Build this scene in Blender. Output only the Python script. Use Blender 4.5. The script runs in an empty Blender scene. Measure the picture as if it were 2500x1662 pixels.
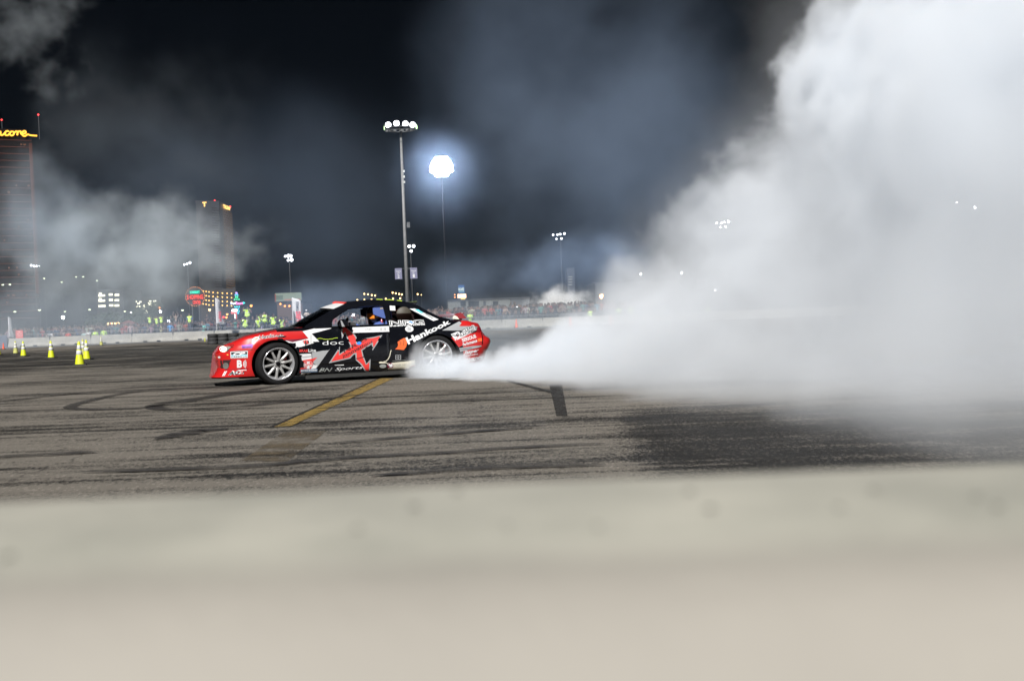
import bpy, bmesh, math, random
from mathutils import Vector, Matrix, noise as mnoise
from mathutils.geometry import delaunay_2d_cdt
from mathutils.bvhtree import BVHTree
SC = bpy.context.scene
COL = SC.collection
random.seed(7)
R = math.radians

# =====================================================================
# CAMERA, SKY, SUN, EXPOSURE
# =====================================================================
H_EYE = .87; FPX = 2500.0; PITCH = math.atan(53.5/2500); ROLL = R(2.2)
FW = Vector((0, math.cos(PITCH), -math.sin(PITCH)))
UR = Vector((0, math.sin(PITCH), math.cos(PITCH))); XR = Vector((1, 0, 0))
RT = XR*math.cos(ROLL)-UR*math.sin(ROLL); UP = XR*math.sin(ROLL)+UR*math.cos(ROLL)
EYE = Vector((0, 0, H_EYE))
cam = bpy.data.cameras.new('camera'); cam_o = bpy.data.objects.new('camera', cam); COL.objects.link(cam_o)
_m = Matrix((RT, UP, -FW)).transposed().to_4x4(); _m.translation = EYE; cam_o.matrix_world = _m
cam.sensor_width = 36; cam.lens = 36; cam.clip_start = .02; cam.clip_end = 6000
cam.dof.use_dof = True; cam.dof.focus_distance = 15.7; cam.dof.aperture_fstop = 6.3
SC.camera = cam_o

SUN_EL, SUN_AZ = 42, 190          # floodlit side: high, behind the camera
sun_to = Vector((math.sin(R(SUN_AZ))*math.cos(R(SUN_EL)), math.cos(R(SUN_AZ))*math.cos(R(SUN_EL)), math.sin(R(SUN_EL))))
world = bpy.data.worlds.new('World'); SC.world = world; world.use_nodes = True
_wt = world.node_tree; _bg = _wt.nodes['Background']
_sky = _wt.nodes.new('ShaderNodeTexSky'); _sky.sky_type = 'NISHITA'; _sky.sun_disc = False
_sky.sun_elevation = R(SUN_EL); _sky.sun_rotation = R(SUN_AZ)
_wt.links.new(_sky.outputs[0], _bg.inputs[0]); _bg.inputs[1].default_value = .00035
sun = bpy.data.lights.new('floodlight_from_behind', 'SUN'); sun.energy = 4.6; sun.angle = R(1.5); sun.color = (1, .985, .965)
sun_o = bpy.data.objects.new('sun', sun); COL.objects.link(sun_o)
sun_o.rotation_euler = (-sun_to).to_track_quat('-Z', 'Y').to_euler()

SC.view_settings.view_transform = 'Standard'; SC.view_settings.look = 'None'
SC.view_settings.exposure = .75; SC.view_settings.gamma = 1; SC.view_settings.use_curve_mapping = False
SC.cycles.use_denoising = True
SC.cycles.max_bounces = 10; SC.cycles.diffuse_bounces = 2; SC.cycles.glossy_bounces = 3; SC.cycles.transparent_max_bounces = 12
SC.cycles.volume_bounces = 8; SC.cycles.volume_step_rate = 2.5; SC.cycles.volume_max_steps = 256
SC.cycles.caustics_reflective = False; SC.cycles.caustics_refractive = False
SC.cycles.sample_clamp_indirect = 4

# =====================================================================
# MEASURING HELPERS (photo measurements -> metres in the place)
# =====================================================================
def ray(x, y): return FW*FPX+RT*(x-1250)-UP*(y-831)
def at(x, y, Y): r = ray(x, y); return EYE+r*(Y/r.y)
def ground(x, y, z=0.0): r = ray(x, y); return EYE+r*((z-H_EYE)/r.z)

# =====================================================================
# MATERIALS
# =====================================================================
MATS = {}
def mat(name, col=(.5, .5, .5), rough=.6, metal=0.0, emit=0.0, ecol=None, var=0.0, vscale=4.0, coat=0.0, bump=0.0, bscale=60.0, spec=None):
    if name in MATS: return MATS[name]
    m = bpy.data.materials.new(name); m.use_nodes = True; nt = m.node_tree; b = nt.nodes['Principled BSDF']
    b.inputs['Base Color'].default_value = (*col, 1); b.inputs['Roughness'].default_value = rough; b.inputs['Metallic'].default_value = metal
    if spec is not None: b.inputs['Specular IOR Level'].default_value = spec
    if coat: b.inputs['Coat Weight'].default_value = coat; b.inputs['Coat Roughness'].default_value = .06
    if emit:
        b.inputs['Emission Color'].default_value = (*(ecol or col), 1); b.inputs['Emission Strength'].default_value = emit
    if var or bump:
        tc = nt.nodes.new('ShaderNodeTexCoord')
    if var:
        n = nt.nodes.new('ShaderNodeTexNoise'); n.inputs['Scale'].default_value = vscale; n.inputs['Detail'].default_value = 5
        nt.links.new(tc.outputs['Object'], n.inputs['Vector'])
        mr = nt.nodes.new('ShaderNodeMapRange'); mr.inputs[1].default_value = .3; mr.inputs[2].default_value = .7
        mr.inputs[3].default_value = 1-var; mr.inputs[4].default_value = 1+var*.6
        nt.links.new(n.outputs['Fac'], mr.inputs[0])
        vm = nt.nodes.new('ShaderNodeVectorMath'); vm.operation = 'SCALE'; vm.inputs[0].default_value = col
        nt.links.new(mr.outputs[0], vm.inputs['Scale']); nt.links.new(vm.outputs[0], b.inputs['Base Color'])
    if bump:
        n2 = nt.nodes.new('ShaderNodeTexNoise'); n2.inputs['Scale'].default_value = bscale; n2.inputs['Detail'].default_value = 4
        nt.links.new(tc.outputs['Object'], n2.inputs['Vector'])
        bp = nt.nodes.new('ShaderNodeBump'); bp.inputs['Strength'].default_value = bump; bp.inputs['Distance'].default_value = .01
        nt.links.new(n2.outputs['Fac'], bp.inputs['Height']); nt.links.new(bp.outputs[0], b.inputs['Normal'])
    MATS[name] = m
    return m
def emis(name, col, s):
    if name in MATS: return MATS[name]
    m = bpy.data.materials.new(name); m.use_nodes = True; nt = m.node_tree; nt.nodes.clear()
    o = nt.nodes.new('ShaderNodeOutputMaterial'); e = nt.nodes.new('ShaderNodeEmission')
    e.inputs[0].default_value = (*col, 1); e.inputs[1].default_value = s; nt.links.new(e.outputs[0], o.inputs[0])
    MATS[name] = m; return m
def glass_mat(name, tint=(.8, .8, .8), refl=.12):
    m = bpy.data.materials.new(name); m.use_nodes = True; nt = m.node_tree; nt.nodes.clear()
    o = nt.nodes.new('ShaderNodeOutputMaterial'); t = nt.nodes.new('ShaderNodeBsdfTransparent'); g = nt.nodes.new('ShaderNodeBsdfGlossy')
    t.inputs[0].default_value = (*tint, 1); g.inputs['Roughness'].default_value = .05
    f = nt.nodes.new('ShaderNodeLayerWeight'); f.inputs[0].default_value = refl+.1
    mx = nt.nodes.new('ShaderNodeMixShader'); nt.links.new(f.outputs['Fresnel'], mx.inputs[0])
    nt.links.new(t.outputs[0], mx.inputs[1]); nt.links.new(g.outputs[0], mx.inputs[2]); nt.links.new(mx.outputs[0], o.inputs[0])
    return m
def objcol_mat(name, rough=.85):
    m = bpy.data.materials.new(name); m.use_nodes = True; nt = m.node_tree; b = nt.nodes['Principled BSDF']
    oi = nt.nodes.new('ShaderNodeObjectInfo'); nt.links.new(oi.outputs['Color'], b.inputs['Base Color']); b.inputs['Roughness'].default_value = rough
    return m
def island_mat(name, cols):
    m = bpy.data.materials.new(name); m.use_nodes = True; nt = m.node_tree; b = nt.nodes['Principled BSDF']
    g = nt.nodes.new('ShaderNodeNewGeometry'); cr = nt.nodes.new('ShaderNodeValToRGB'); cr.color_ramp.interpolation = 'CONSTANT'
    els = cr.color_ramp.elements
    while len(els) < len(cols): els.new(.5)
    for i, c in enumerate(cols): els[i].position = i/len(cols); els[i].color = (*c, 1)
    nt.links.new(g.outputs['Random Per Island'], cr.inputs[0]); nt.links.new(cr.outputs[0], b.inputs['Base Color']); b.inputs['Roughness'].default_value = .9
    return m

M_RED = mat('red_paint', (.42, .010, .010), .3, coat=.45, var=.06)
M_BLACK = mat('black_paint', (.004, .0045, .0065), .13, var=.2, spec=.45)
M_SILVER = mat('silver_paint', (.27, .275, .28), .4)
M_WHITE = mat('white_vinyl', (.56, .56, .56), .4)
M_CREAM = mat('cream_vinyl', (.52, .49, .39), .45, var=.1)
M_RVINYL = mat('red_vinyl', (.58, .035, .03), .4)
M_MAROON = mat('maroon_vinyl', (.10, .004, .02), .4)
M_KVINYL = mat('black_vinyl', (.012, .012, .014), .4)
M_ORANGE = mat('orange_vinyl', (.65, .11, .025), .4)
M_BLUE = mat('blue_vinyl', (.03, .2, .65), .4)
M_CYAN = mat('sky_blue_vinyl', (.1, .5, .62), .4)
M_PURPLE = mat('purple_vinyl', (.22, .02, .35), .4)
M_STEELBLUE = mat('slate_vinyl', (.12, .18, .27), .4)
M_GREYV = mat('grey_vinyl', (.2, .21, .2), .5)
M_LIME = mat('lime_vinyl', (.45, .6, .05), .4)
M_CARBON = mat('carbon_fibre', (.03, .028, .026), .35, coat=.4)
M_TYRE = mat('tyre_rubber', (.0095, .0095, .010), .8, var=.25, bump=.3, spec=.18)
M_LIP = mat('polished_alloy', (.62, .62, .64), .22, .75)
M_SPOKE = mat('silver_alloy', (.36, .355, .345), .3, .4)
M_DARK = mat('dark_trim', (.003, .003, .004), .8, spec=.1)
M_STEEL = mat('galvanised_steel', (.12, .125, .13), .45, .6, var=.2)
M_POLE = mat('pole_grey', (.20, .20, .20), .6, .1, var=.15)
M_POLED = mat('pole_dark', (.035, .037, .04), .7)
M_CONC = mat('barrier_concrete', (.25, .24, .215), .9, var=.22, vscale=1.6, bump=.5, bscale=30)
M_ALU = mat('brushed_metal', (.28, .29, .3), .5, .5)

# =====================================================================
# OBJECT HELPERS
# =====================================================================
def tag(o, label=None, cat=None, group=None, kind=None):
    if label: o['label'] = label
    if cat: o['category'] = cat
    if group: o['group'] = group
    if kind: o['kind'] = kind
    return o
def empty(name, loc=(0, 0, 0), rz=0.0, label=None, cat=None, group=None, kind=None):
    o = bpy.data.objects.new(name, None); COL.objects.link(o); o.location = loc; o.rotation_euler = (0, 0, rz)
    o.empty_display_size = .2
    return tag(o, label, cat, group, kind)
def link(name, me, parent=None, mats=None, smooth=False):
    if mats:
        for m in (mats if isinstance(mats, (list, tuple)) else [mats]): me.materials.append(m)
    if smooth:
        me.polygons.foreach_set('use_smooth', [True]*len(me.polygons))
    o = bpy.data.objects.new(name, me); COL.objects.link(o)
    if parent is not None: o.parent = parent
    return o
class MB:
    """collects simple shapes into one mesh"""
    def __init__(s): s.v = []; s.f = []; s.mi = []
    def add(s, vs, fs, mi=0):
        n = len(s.v); s.v += [tuple(v) for v in vs]; s.f += [tuple(i+n for i in f) for f in fs]; s.mi += [mi]*len(fs); return s
    def box(s, c, d, mi=0, rz=0.0):
        x, y, z = c; a, b, e = d[0]/2, d[1]/2, d[2]/2; vs = []
        for k in (-1, 1):
            for (i, j) in ((-1, -1), (1, -1), (1, 1), (-1, 1)):
                px, py = i*a, j*b
                vs.append((x+px*math.cos(rz)-py*math.sin(rz), y+px*math.sin(rz)+py*math.cos(rz), z+k*e))
        return s.add(vs, [(3, 2, 1, 0), (4, 5, 6, 7), (0, 1, 5, 4), (1, 2, 6, 5), (2, 3, 7, 6), (3, 0, 4, 7)], mi)
    def tube(s, p, q, r0, r1=None, n=8, mi=0, caps=True):
        r1 = r0 if r1 is None else r1; p = Vector(p); q = Vector(q); d = (q-p).normalized()
        a = d.orthogonal().normalized(); b = d.cross(a); vs = []
        for c, r in ((p, r0), (q, r1)):
            for i in range(n):
                t = 2*math.pi*i/n; vs.append(c+a*(r*math.cos(t))+b*(r*math.sin(t)))
        fs = [(i, (i+1) % n, n+(i+1) % n, n+i) for i in range(n)]
        if caps: fs += [tuple(reversed(range(n))), tuple(range(n, 2*n))]
        return s.add(vs, fs, mi)
    def path(s, pts, r, n=6, mi=0):
        for a, b in zip(pts, pts[1:]): s.tube(a, b, r, r, n, mi)
        return s
    def lathe(s, prof, n=24, axis='z', c=(0, 0, 0), mi=0, close=False):
        vs = []; k = len(prof)
        for i in range(n):
            t = 2*math.pi*i/n
            for (r, h) in prof:
                p = (r*math.cos(t), r*math.sin(t), h) if axis == 'z' else (r*math.cos(t), h, r*math.sin(t))
                vs.append((p[0]+c[0], p[1]+c[1], p[2]+c[2]))
        fs = []
        for i in range(n):
            j = (i+1) % n
            for a in range(k-1 if not close else k):
                b = (a+1) % k; fs.append((i*k+a, j*k+a, j*k+b, i*k+b))
        return s.add(vs, fs, mi)
    def mesh(s, name):
        me = bpy.data.meshes.new(name); me.from_pydata(s.v, [], s.f); me.update()
        if any(s.mi): me.polygons.foreach_set('material_index', s.mi)
        bm = bmesh.new(); bm.from_mesh(me); bmesh.ops.recalc_face_normals(bm, faces=bm.faces[:]); bm.to_mesh(me); bm.free()
        return me
    def build(s, name, mats, parent=None, smooth=False): return link(name, s.mesh(name), parent, mats, smooth)
def thing(name, mb, mats, loc, label, cat, group=None, smooth=False, rz=0.0):
    o = mb.build(name, mats, None, smooth); o.location = loc; o.rotation_euler = (0, 0, rz); return tag(o, label, cat, group)
def copy_tree(o, parent=None):
    c = o.copy(); COL.objects.link(c)
    if parent is not None: c.parent = parent
    for ch in list(o.children): copy_tree(ch, c)
    return c
def modified_mesh(o):
    dg = bpy.context.evaluated_depsgraph_get(); dg.update()
    return bpy.data.meshes.new_from_object(o.evaluated_get(dg))
_tc = {}
def text2d(body, bold=0.0, shear=0.0):
    """flat text as verts/faces scaled to the unit box"""
    k = (body, bold, shear)
    if k in _tc: return _tc[k]
    cu = bpy.data.curves.new('t', 'FONT'); cu.body = body; cu.offset = bold; cu.shear = shear; cu.resolution_u = 3
    o = bpy.data.objects.new('t', cu); COL.objects.link(o)
    me = modified_mesh(o); bpy.data.objects.remove(o); bpy.data.curves.remove(cu)
    vs = [(v.co.x, v.co.y) for v in me.vertices]; fs = [tuple(p.vertices) for p in me.polygons]; bpy.data.meshes.remove(me)
    x0 = min(v[0] for v in vs); x1 = max(v[0] for v in vs); y0 = min(v[1] for v in vs); y1 = max(v[1] for v in vs)
    _tc[k] = ([((a-x0)/(x1-x0), (b-y0)/(y1-y0)) for a, b in vs], fs); return _tc[k]
def flat_text(body, w, h, parent, m, loc, name='lettering', bold=.02, shear=0.0, rot=None, thick=.0):
    """lettering standing in the XZ plane (facing -Y), lower left corner at loc"""
    v, f = text2d(body, bold, shear)
    me = bpy.data.meshes.new(name); me.from_pydata([(a*w, 0, b*h) for a, b in v], [], f)
    o = link(name, me, parent, m); o.location = loc
    if rot: o.rotation_euler = rot
    return o

# ---- geometry-node volumes (real smoke)
class GN:
    def __init__(s, name):
        s.t = bpy.data.node_groups.new(name, 'GeometryNodeTree')
        s.t.interface.new_socket('Geometry', in_out='OUTPUT', socket_type='NodeSocketGeometry'); s.out = s.t.nodes.new('NodeGroupOutput')
    def n(s, ty, **k):
        x = s.t.nodes.new(ty)
        for a, b in k.items(): setattr(x, a, b)
        return x
    def set(s, sock, v):
        if isinstance(v, bpy.types.NodeSocket): s.t.links.new(v, sock)
        else: sock.default_value = v
    def m(s, op, *a, clamp=False):
        x = s.n('ShaderNodeMath', operation=op); x.use_clamp = clamp
        for i, v in enumerate(a): s.set(x.inputs[i], v)
        return x.outputs[0]
    def v(s, op, *a):
        x = s.n('ShaderNodeVectorMath', operation=op)
        for i, v in enumerate(a): s.set(x.inputs[i], v)
        return x.outputs[1] if op == 'LENGTH' else x.outputs[0]
    def noise(s, vec, scale, detail=2, rough=.5, col=False):
        x = s.n('ShaderNodeTexNoise'); s.set(x.inputs['Vector'], vec); x.inputs['Scale'].default_value = scale
        x.inputs['Detail'].default_value = detail; x.inputs['Roughness'].default_value = rough
        return x.outputs['Color' if col else 'Fac']
    def xyz(s, v):
        x = s.n('ShaderNodeSeparateXYZ'); s.set(x.inputs[0], v); return x.outputs
    def warp(s, pos, scale, amt):
        return s.v('ADD', pos, s.v('MULTIPLY', s.v('SUBTRACT', s.noise(pos, scale, 2, .5, True), (.5, .5, .5)), (amt, amt, amt)))
    def curve(s, val, pts):
        x0, x1 = pts[0][0], pts[-1][0]; y0 = min(p[1] for p in pts); y1 = max(p[1] for p in pts)
        a = s.n('ShaderNodeMapRange'); a.inputs[1].default_value = x0; a.inputs[2].default_value = x1; s.set(a.inputs[0], val)
        c = s.n('ShaderNodeFloatCurve'); s.set(c.inputs['Value'], a.outputs[0]); cu = c.mapping.curves[0]
        q = [((x-x0)/(x1-x0), (y-y0)/(y1-y0)) for x, y in pts]
        cu.points[0].location = q[0]; cu.points[1].location = q[-1]
        for p in q[1:-1]: cu.points.new(*p)
        c.mapping.update()
        return s.m('MULTIPLY_ADD', c.outputs[0], y1-y0, y0)
def smoke_mat(name, dens=1.0, col=(.94, .95, .97), an=0.0):
    m = bpy.data.materials.new(name); m.use_nodes = True; nt = m.node_tree; nt.nodes.clear()
    o = nt.nodes.new('ShaderNodeOutputMaterial'); p = nt.nodes.new('ShaderNodeVolumePrincipled')
    p.inputs['Color'].default_value = (*col, 1); p.inputs['Density'].default_value = dens; p.inputs['Anisotropy'].default_value = an
    nt.links.new(p.outputs[0], o.inputs['Volume']); return m
def volume_object(name, fn, mn, mx, vox, m, label):
    g = GN(name); pos = g.n('GeometryNodeInputPosition').outputs[0]; d = fn(g, pos)
    vc = g.n('GeometryNodeVolumeCube'); g.set(vc.inputs['Density'], d); vc.inputs['Min'].default_value = mn; vc.inputs['Max'].default_value = mx
    for i in range(3): vc.inputs['Resolution '+'XYZ'[i]].default_value = int((mx[i]-mn[i])/vox)
    sm = g.n('GeometryNodeSetMaterial'); g.t.links.new(vc.outputs[0], sm.inputs[0]); sm.inputs['Material'].default_value = m
    g.t.links.new(sm.outputs[0], g.out.inputs[0])
    vd = bpy.data.volumes.new(name); o = bpy.data.objects.new(name, vd); COL.objects.link(o); vd.materials.append(m)
    md = o.modifiers.new('smoke', 'NODES'); md.node_group = g.t
    return tag(o, label, 'smoke', None, 'stuff')

# =====================================================================
# GROUND
# =====================================================================
def build_ground():
    m = bpy.data.materials.new('asphalt'); m.use_nodes = True; nt = m.node_tree; N = nt.nodes.new; L = nt.links.new
    b = nt.nodes['Principled BSDF']
    tc = N('ShaderNodeTexCoord'); P = tc.outputs['Object']
    def mapp(s, rot=0):
        x = N('ShaderNodeMapping'); L(P, x.inputs[0]); x.inputs['Scale'].default_value = s; x.inputs['Rotation'].default_value = (0, 0, rot); return x.outputs[0]
    def noi(v, s, d=4, r=.6):
        x = N('ShaderNodeTexNoise'); L(v, x.inputs['Vector']); x.inputs['Scale'].default_value = s; x.inputs['Detail'].default_value = d; x.inputs['Roughness'].default_value = r; return x.outputs['Fac']
    def mth(op, a, c=None, d=None, clamp=False):
        x = N('ShaderNodeMath'); x.operation = op; x.use_clamp = clamp
        for i, v in enumerate((a, c, d)):
            if v is None: continue
            if isinstance(v, bpy.types.NodeSocket): L(v, x.inputs[i])
            else: x.inputs[i].default_value = v
        return x.outputs[0]
    def rng(v, a, bb, c, d):
        x = N('ShaderNodeMapRange'); L(v, x.inputs[0])
        for i, k in enumerate((a, bb, c, d)): x.inputs[i+1].default_value = k
        return x.outputs[0]
    sep = N('ShaderNodeSeparateXYZ'); L(P, sep.inputs[0]); X, Y = sep.outputs[0], sep.outputs[1]
    # aggregate grain, coarse stones
    grain = rng(noi(P, 55, 4, .85), .36, .64, .42, 1.62)
    vor = N('ShaderNodeTexVoronoi'); L(P, vor.inputs['Vector']); vor.inputs['Scale'].default_value = 85
    sp = N('ShaderNodeSeparateColor'); L(vor.outputs['Color'], sp.inputs[0])
    stones = rng(sp.outputs[0], .0, 1, .45, 1.6)
    worn = mth('MULTIPLY', rng(noi(P, .55, 5, .65), .3, .7, .8, 1.2), rng(noi(mapp((.35, 3.4, 1), .03), 1.3, 6, .7), .35, .65, .55, 1.62))
    # rubber laid along the direction of travel
    st1 = rng(noi(mapp((.10, 2.2, 1), .06), 1.0, 6, .62), .44, .66, 0, 1)
    st2 = rng(noi(mapp((.22, 7.5, 1), -.05), 1.0, 5, .6), .47, .68, 0, 1)
    st3 = rng(noi(mapp((.05, .55, 1), .10), 1.0, 4, .55), .42, .62, 0, 1)
    rub = mth('ADD', mth('MULTIPLY', st1, .5), mth('ADD', mth('MULTIPLY', st2, .42), mth('MULTIPLY', st3, .35)), clamp=False)
    # the racing line far behind the cones, and the blackened patch in front at the right
    band = mth('MULTIPLY', rng(Y, 24, 30, 0, 1), rng(Y, 52, 66, 1, 0))
    bandn = mth('MULTIPLY', band, rng(noi(mapp((.03, .35, 1), .05), 1.0, 4, .5), .30, .55, .35, 1))
    rub = mth('ADD', rub, mth('MULTIPLY', bandn, .75))
    px = mth('ADD', X, mth('MULTIPLY', noi(P, 2.2, 3, .6), .22))
    patch = mth('MULTIPLY', rng(mth('SUBTRACT', X, mth('ADD', mth('MULTIPLY', Y, .0975), mth('MULTIPLY', noi(P, 1.8, 6, .7), .42))), -.20, .06, 0, 1), rng(mth('ADD', Y, mth('MULTIPLY', noi(mapp((.4, 3, 1)), 1.0, 5, .7), 2.6)), 11.2, 9.6, 0, 1))
    pn = rng(noi(mapp((.5, 5, 1), .1), 1.2, 5, .7), .35, .6, .75, 1.3)
    rub = mth('ADD', rub, mth('MULTIPLY', patch, mth('MULTIPLY', pn, .66)))
    rub = mth('MULTIPLY', rub, rng(vor.outputs['Distance'], .1, .6, 1.06, .8))
    rub = mth('MINIMUM', rub, .93)
    # light stones stand out of the rubber: the more rubber, the fewer of them show
    vo2 = N('ShaderNodeTexVoronoi'); L(mapp((1, .45, 1)), vo2.inputs['Vector']); vo2.inputs['Scale'].default_value = 78
    sp2 = N('ShaderNodeSeparateColor'); L(vo2.outputs['Color'], sp2.inputs[0])
    fine = mth('ADD', mth('MULTIPLY', noi(mapp((1, .45, 1)), 34, 6, .82), .66), mth('MULTIPLY', sp2.outputs[0], .34))
    wide = mth('ADD', mth('MULTIPLY', noi(mapp((.35, 3.2, 1), .03), 1.3, 6, .72), .55), mth('MULTIPLY', noi(P, .5, 5, .65), .45))
    lv = mth('ADD', mth('MULTIPLY', rub, .62), mth('MULTIPLY', rng(wide, .36, .64, .40, -.28), 1.0))
    t = mth('MULTIPLY_ADD', mth('SUBTRACT', fine, lv), 3.1, .10, clamp=True)
    spec_ = mth('MULTIPLY', rng(sp2.outputs[1], .88, .93, 0, .55), mth('MULTIPLY_ADD', rub, -.55, 1))
    k = mth('ADD', mth('MULTIPLY_ADD', t, 1.0, .07), spec_)
    # tar-sealed cracks
    cv = N('ShaderNodeTexVoronoi'); cv.feature = 'DISTANCE_TO_EDGE'; wv = N('ShaderNodeVectorMath'); wv.operation = 'ADD'
    nn = N('ShaderNodeTexNoise'); L(P, nn.inputs['Vector']); nn.inputs['Scale'].default_value = 1.4; L(nn.outputs['Color'], wv.inputs[1]); L(P, wv.inputs[0])
    L(wv.outputs[0], cv.inputs['Vector']); cv.inputs['Scale'].default_value = .23
    k = mth('MULTIPLY', k, rng(cv.outputs['Distance'], .001, .004, .55, 1))
    mix = N('ShaderNodeVectorMath'); mix.operation = 'SCALE'; mix.inputs[0].default_value = (.128, .115, .097); L(k, mix.inputs['Scale'])
    L(mix.outputs[0], b.inputs['Base Color'])
    L(rng(rub, 0, 1, .85, .62), b.inputs['Roughness']); b.inputs['Specular IOR Level'].default_value = .25
    bp = N('ShaderNodeBump'); bp.inputs['Strength'].default_value = .55; bp.inputs['Distance'].default_value = .006
    L(mth('ADD', grain, stones), bp.inputs['Height']); L(bp.outputs[0], b.inputs['Normal'])
    me = bpy.data.meshes.new('ground'); s = 2600
    me.from_pydata([(-s, -60, 0), (s, -60, 0), (s, s, 0), (-s, s, 0)], [], [(0, 1, 2, 3)])
    tag(link('asphalt_ground', me, None, m), kind='structure', label='worn grey asphalt streaked with black rubber from drifting cars')
build_ground()

def marking_mat(name, col, cover=.5, scale=5, stretch=(1, 1, 1), rough=.8):
    m = bpy.data.materials.new(name); m.use_nodes = True; nt = m.node_tree; b = nt.nodes['Principled BSDF']
    b.inputs['Base Color'].default_value = (*col, 1); b.inputs['Roughness'].default_value = rough; b.inputs['Specular IOR Level'].default_value = .2
    tc = nt.nodes.new('ShaderNodeTexCoord'); mp = nt.nodes.new('ShaderNodeMapping'); mp.inputs['Scale'].default_value = stretch
    nt.links.new(tc.outputs['Object'], mp.inputs[0])
    n = nt.nodes.new('ShaderNodeTexNoise'); n.inputs['Scale'].default_value = scale; n.inputs['Detail'].default_value = 7; n.inputs['Roughness'].default_value = .75
    nt.links.new(mp.outputs[0], n.inputs['Vector'])
    mr = nt.nodes.new('ShaderNodeMapRange'); c = 1-cover; mr.inputs[1].default_value = c-.12; mr.inputs[2].default_value = c+.12
    nt.links.new(n.outputs['Fac'], mr.inputs[0]); nt.links.new(mr.outputs[0], b.inputs['Alpha'])
    return m
def ground_sheet(name, pts, z, m, label):
    me = bpy.data.meshes.new(name); me.from_pydata([(p[0], p[1], z) for p in pts], [], [tuple(range(len(pts)))])
    return tag(link(name, me, None, m), kind='structure', label=label)
def skid(pts_px, width, z, m, label, taper=True):
    P = [ground(*p) for p in pts_px]; Q = []
    for i in range(len(P)-1):
        p0, p1, p2, p3 = P[max(i-1, 0)], P[i], P[i+1], P[min(i+2, len(P)-1)]
        for k in range(8):
            t = k/8; Q.append(.5*((2*p1)+(p2-p0)*t+(2*p0-5*p1+4*p2-p3)*t*t+(3*p1-p0-3*p2+p3)*t**3))
    Q.append(P[-1]); vs = []; n = len(Q)
    for i, q in enumerate(Q):
        d = (Q[min(i+1, n-1)]-Q[max(i-1, 0)]).normalized(); w = width/2*(min(1, .15+i/6, .15+(n-1-i)/6) if taper else 1)
        nr = Vector((-d.y, d.x, 0)); vs += [(q.x+nr.x*w, q.y+nr.y*w, z), (q.x-nr.x*w, q.y-nr.y*w, z)]
    me = bpy.data.meshes.new('skid'); me.from_pydata(vs, [], [(2*i, 2*i+1, 2*i+3, 2*i+2) for i in range(n-1)])
    return tag(link('skid_mark', me, None, m), kind='structure', label=label)
M_LINE = marking_mat('worn_yellow_paint', (.20, .135, .04), .56, 7)
M_DARKLINE = marking_mat('dark_line', (.02, .019, .018), .58, 9)
M_SKID = marking_mat('rubber_streak', (.028, .026, .025), .53, 3, (.6, 3, 1))
M_FADE = marking_mat('faded_brown_paint', (.09, .07, .045), .47, 3)
ground_sheet('ground_line', [ground(*p) for p in [(652, 1045), (669, 1044), (935, 925), (920, 925)]], .004, M_DARKLINE, 'narrow black strip along the worn yellow line')
ground_sheet('ground_line', [ground(*p) for p in [(669, 1044), (711, 1041), (962, 924), (930, 924)]], .008, M_LINE, 'worn yellow parking line running under the car')
ground_sheet('ground_line', [ground(*p) for p in [(1341, 940), (1372, 940), (1386, 1016), (1358, 1016)]], .004, M_DARKLINE, 'dark stripe on the asphalt right of the car by the smoke')  # flat dark stripe with noisy coverage laid on the asphalt
ground_sheet('ground_line', [ground(*p) for p in [(1235, 931), (1240, 928), (1358, 958), (1350, 962)]], .008, M_DARKLINE, 'thin black line slanting out of the smoke')
ground_sheet('stain', [ground(*p) for p in [(590, 1125), (700, 1128), (800, 1050), (700, 1050)]], .004, M_FADE, 'brownish faded stain in front of the yellow line')
for pts, w, lb in [
    ([(700, 938), (600, 955), (470, 975), (400, 985), (375, 995), (420, 1001), (560, 995), (700, 983), (900, 963)], .20, 'hooked skid mark on the asphalt below the front wheel'),
    ([(620, 940), (430, 950), (300, 962), (180, 990), (200, 1000), (330, 998), (440, 984), (600, 960), (900, 935)], .16, 'long curved skid mark left of the hooked one'),
    ([(0, 968), (250, 960), (520, 948), (640, 945)], .18, 'faint straight skid mark passing left under the bumper'),
    ([(-60, 1122), (60, 1114), (160, 1109), (235, 1106)], .16, 'short dark skid mark at the far left of the asphalt'),
    ([(380, 1075), (470, 1056), (500, 1052), (560, 1048)], .30, 'smudged dark spot left of the yellow line'),
    ([(200, 1155), (420, 1147), (640, 1138), (840, 1120), (1100, 1105)], .14, 'streak of rubber crossing the near asphalt'),
    ([(760, 1000), (900, 990), (1080, 980), (1250, 975)], .12, 'thin rubber streak right of the yellow line'),
    ([(800, 1085), (1000, 1068), (1200, 1052), (1330, 1042)], .12, 'thin rubber streak nearer than the dark stripe'),
    ([(-40, 985), (120, 968), (300, 950), (430, 940)], .14, 'faint skid mark below the yellow cones'),
    ([(900, 1165), (1100, 1150), (1300, 1140), (1480, 1137)], .13, 'rubber streak close behind the near barrier'),
    ([(1000, 1115), (1180, 1100), (1350, 1090), (1480, 1085)], .10, 'rubber streak running into the blackened patch')]:
    skid(pts, w, .012, M_SKID, lb)

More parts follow.
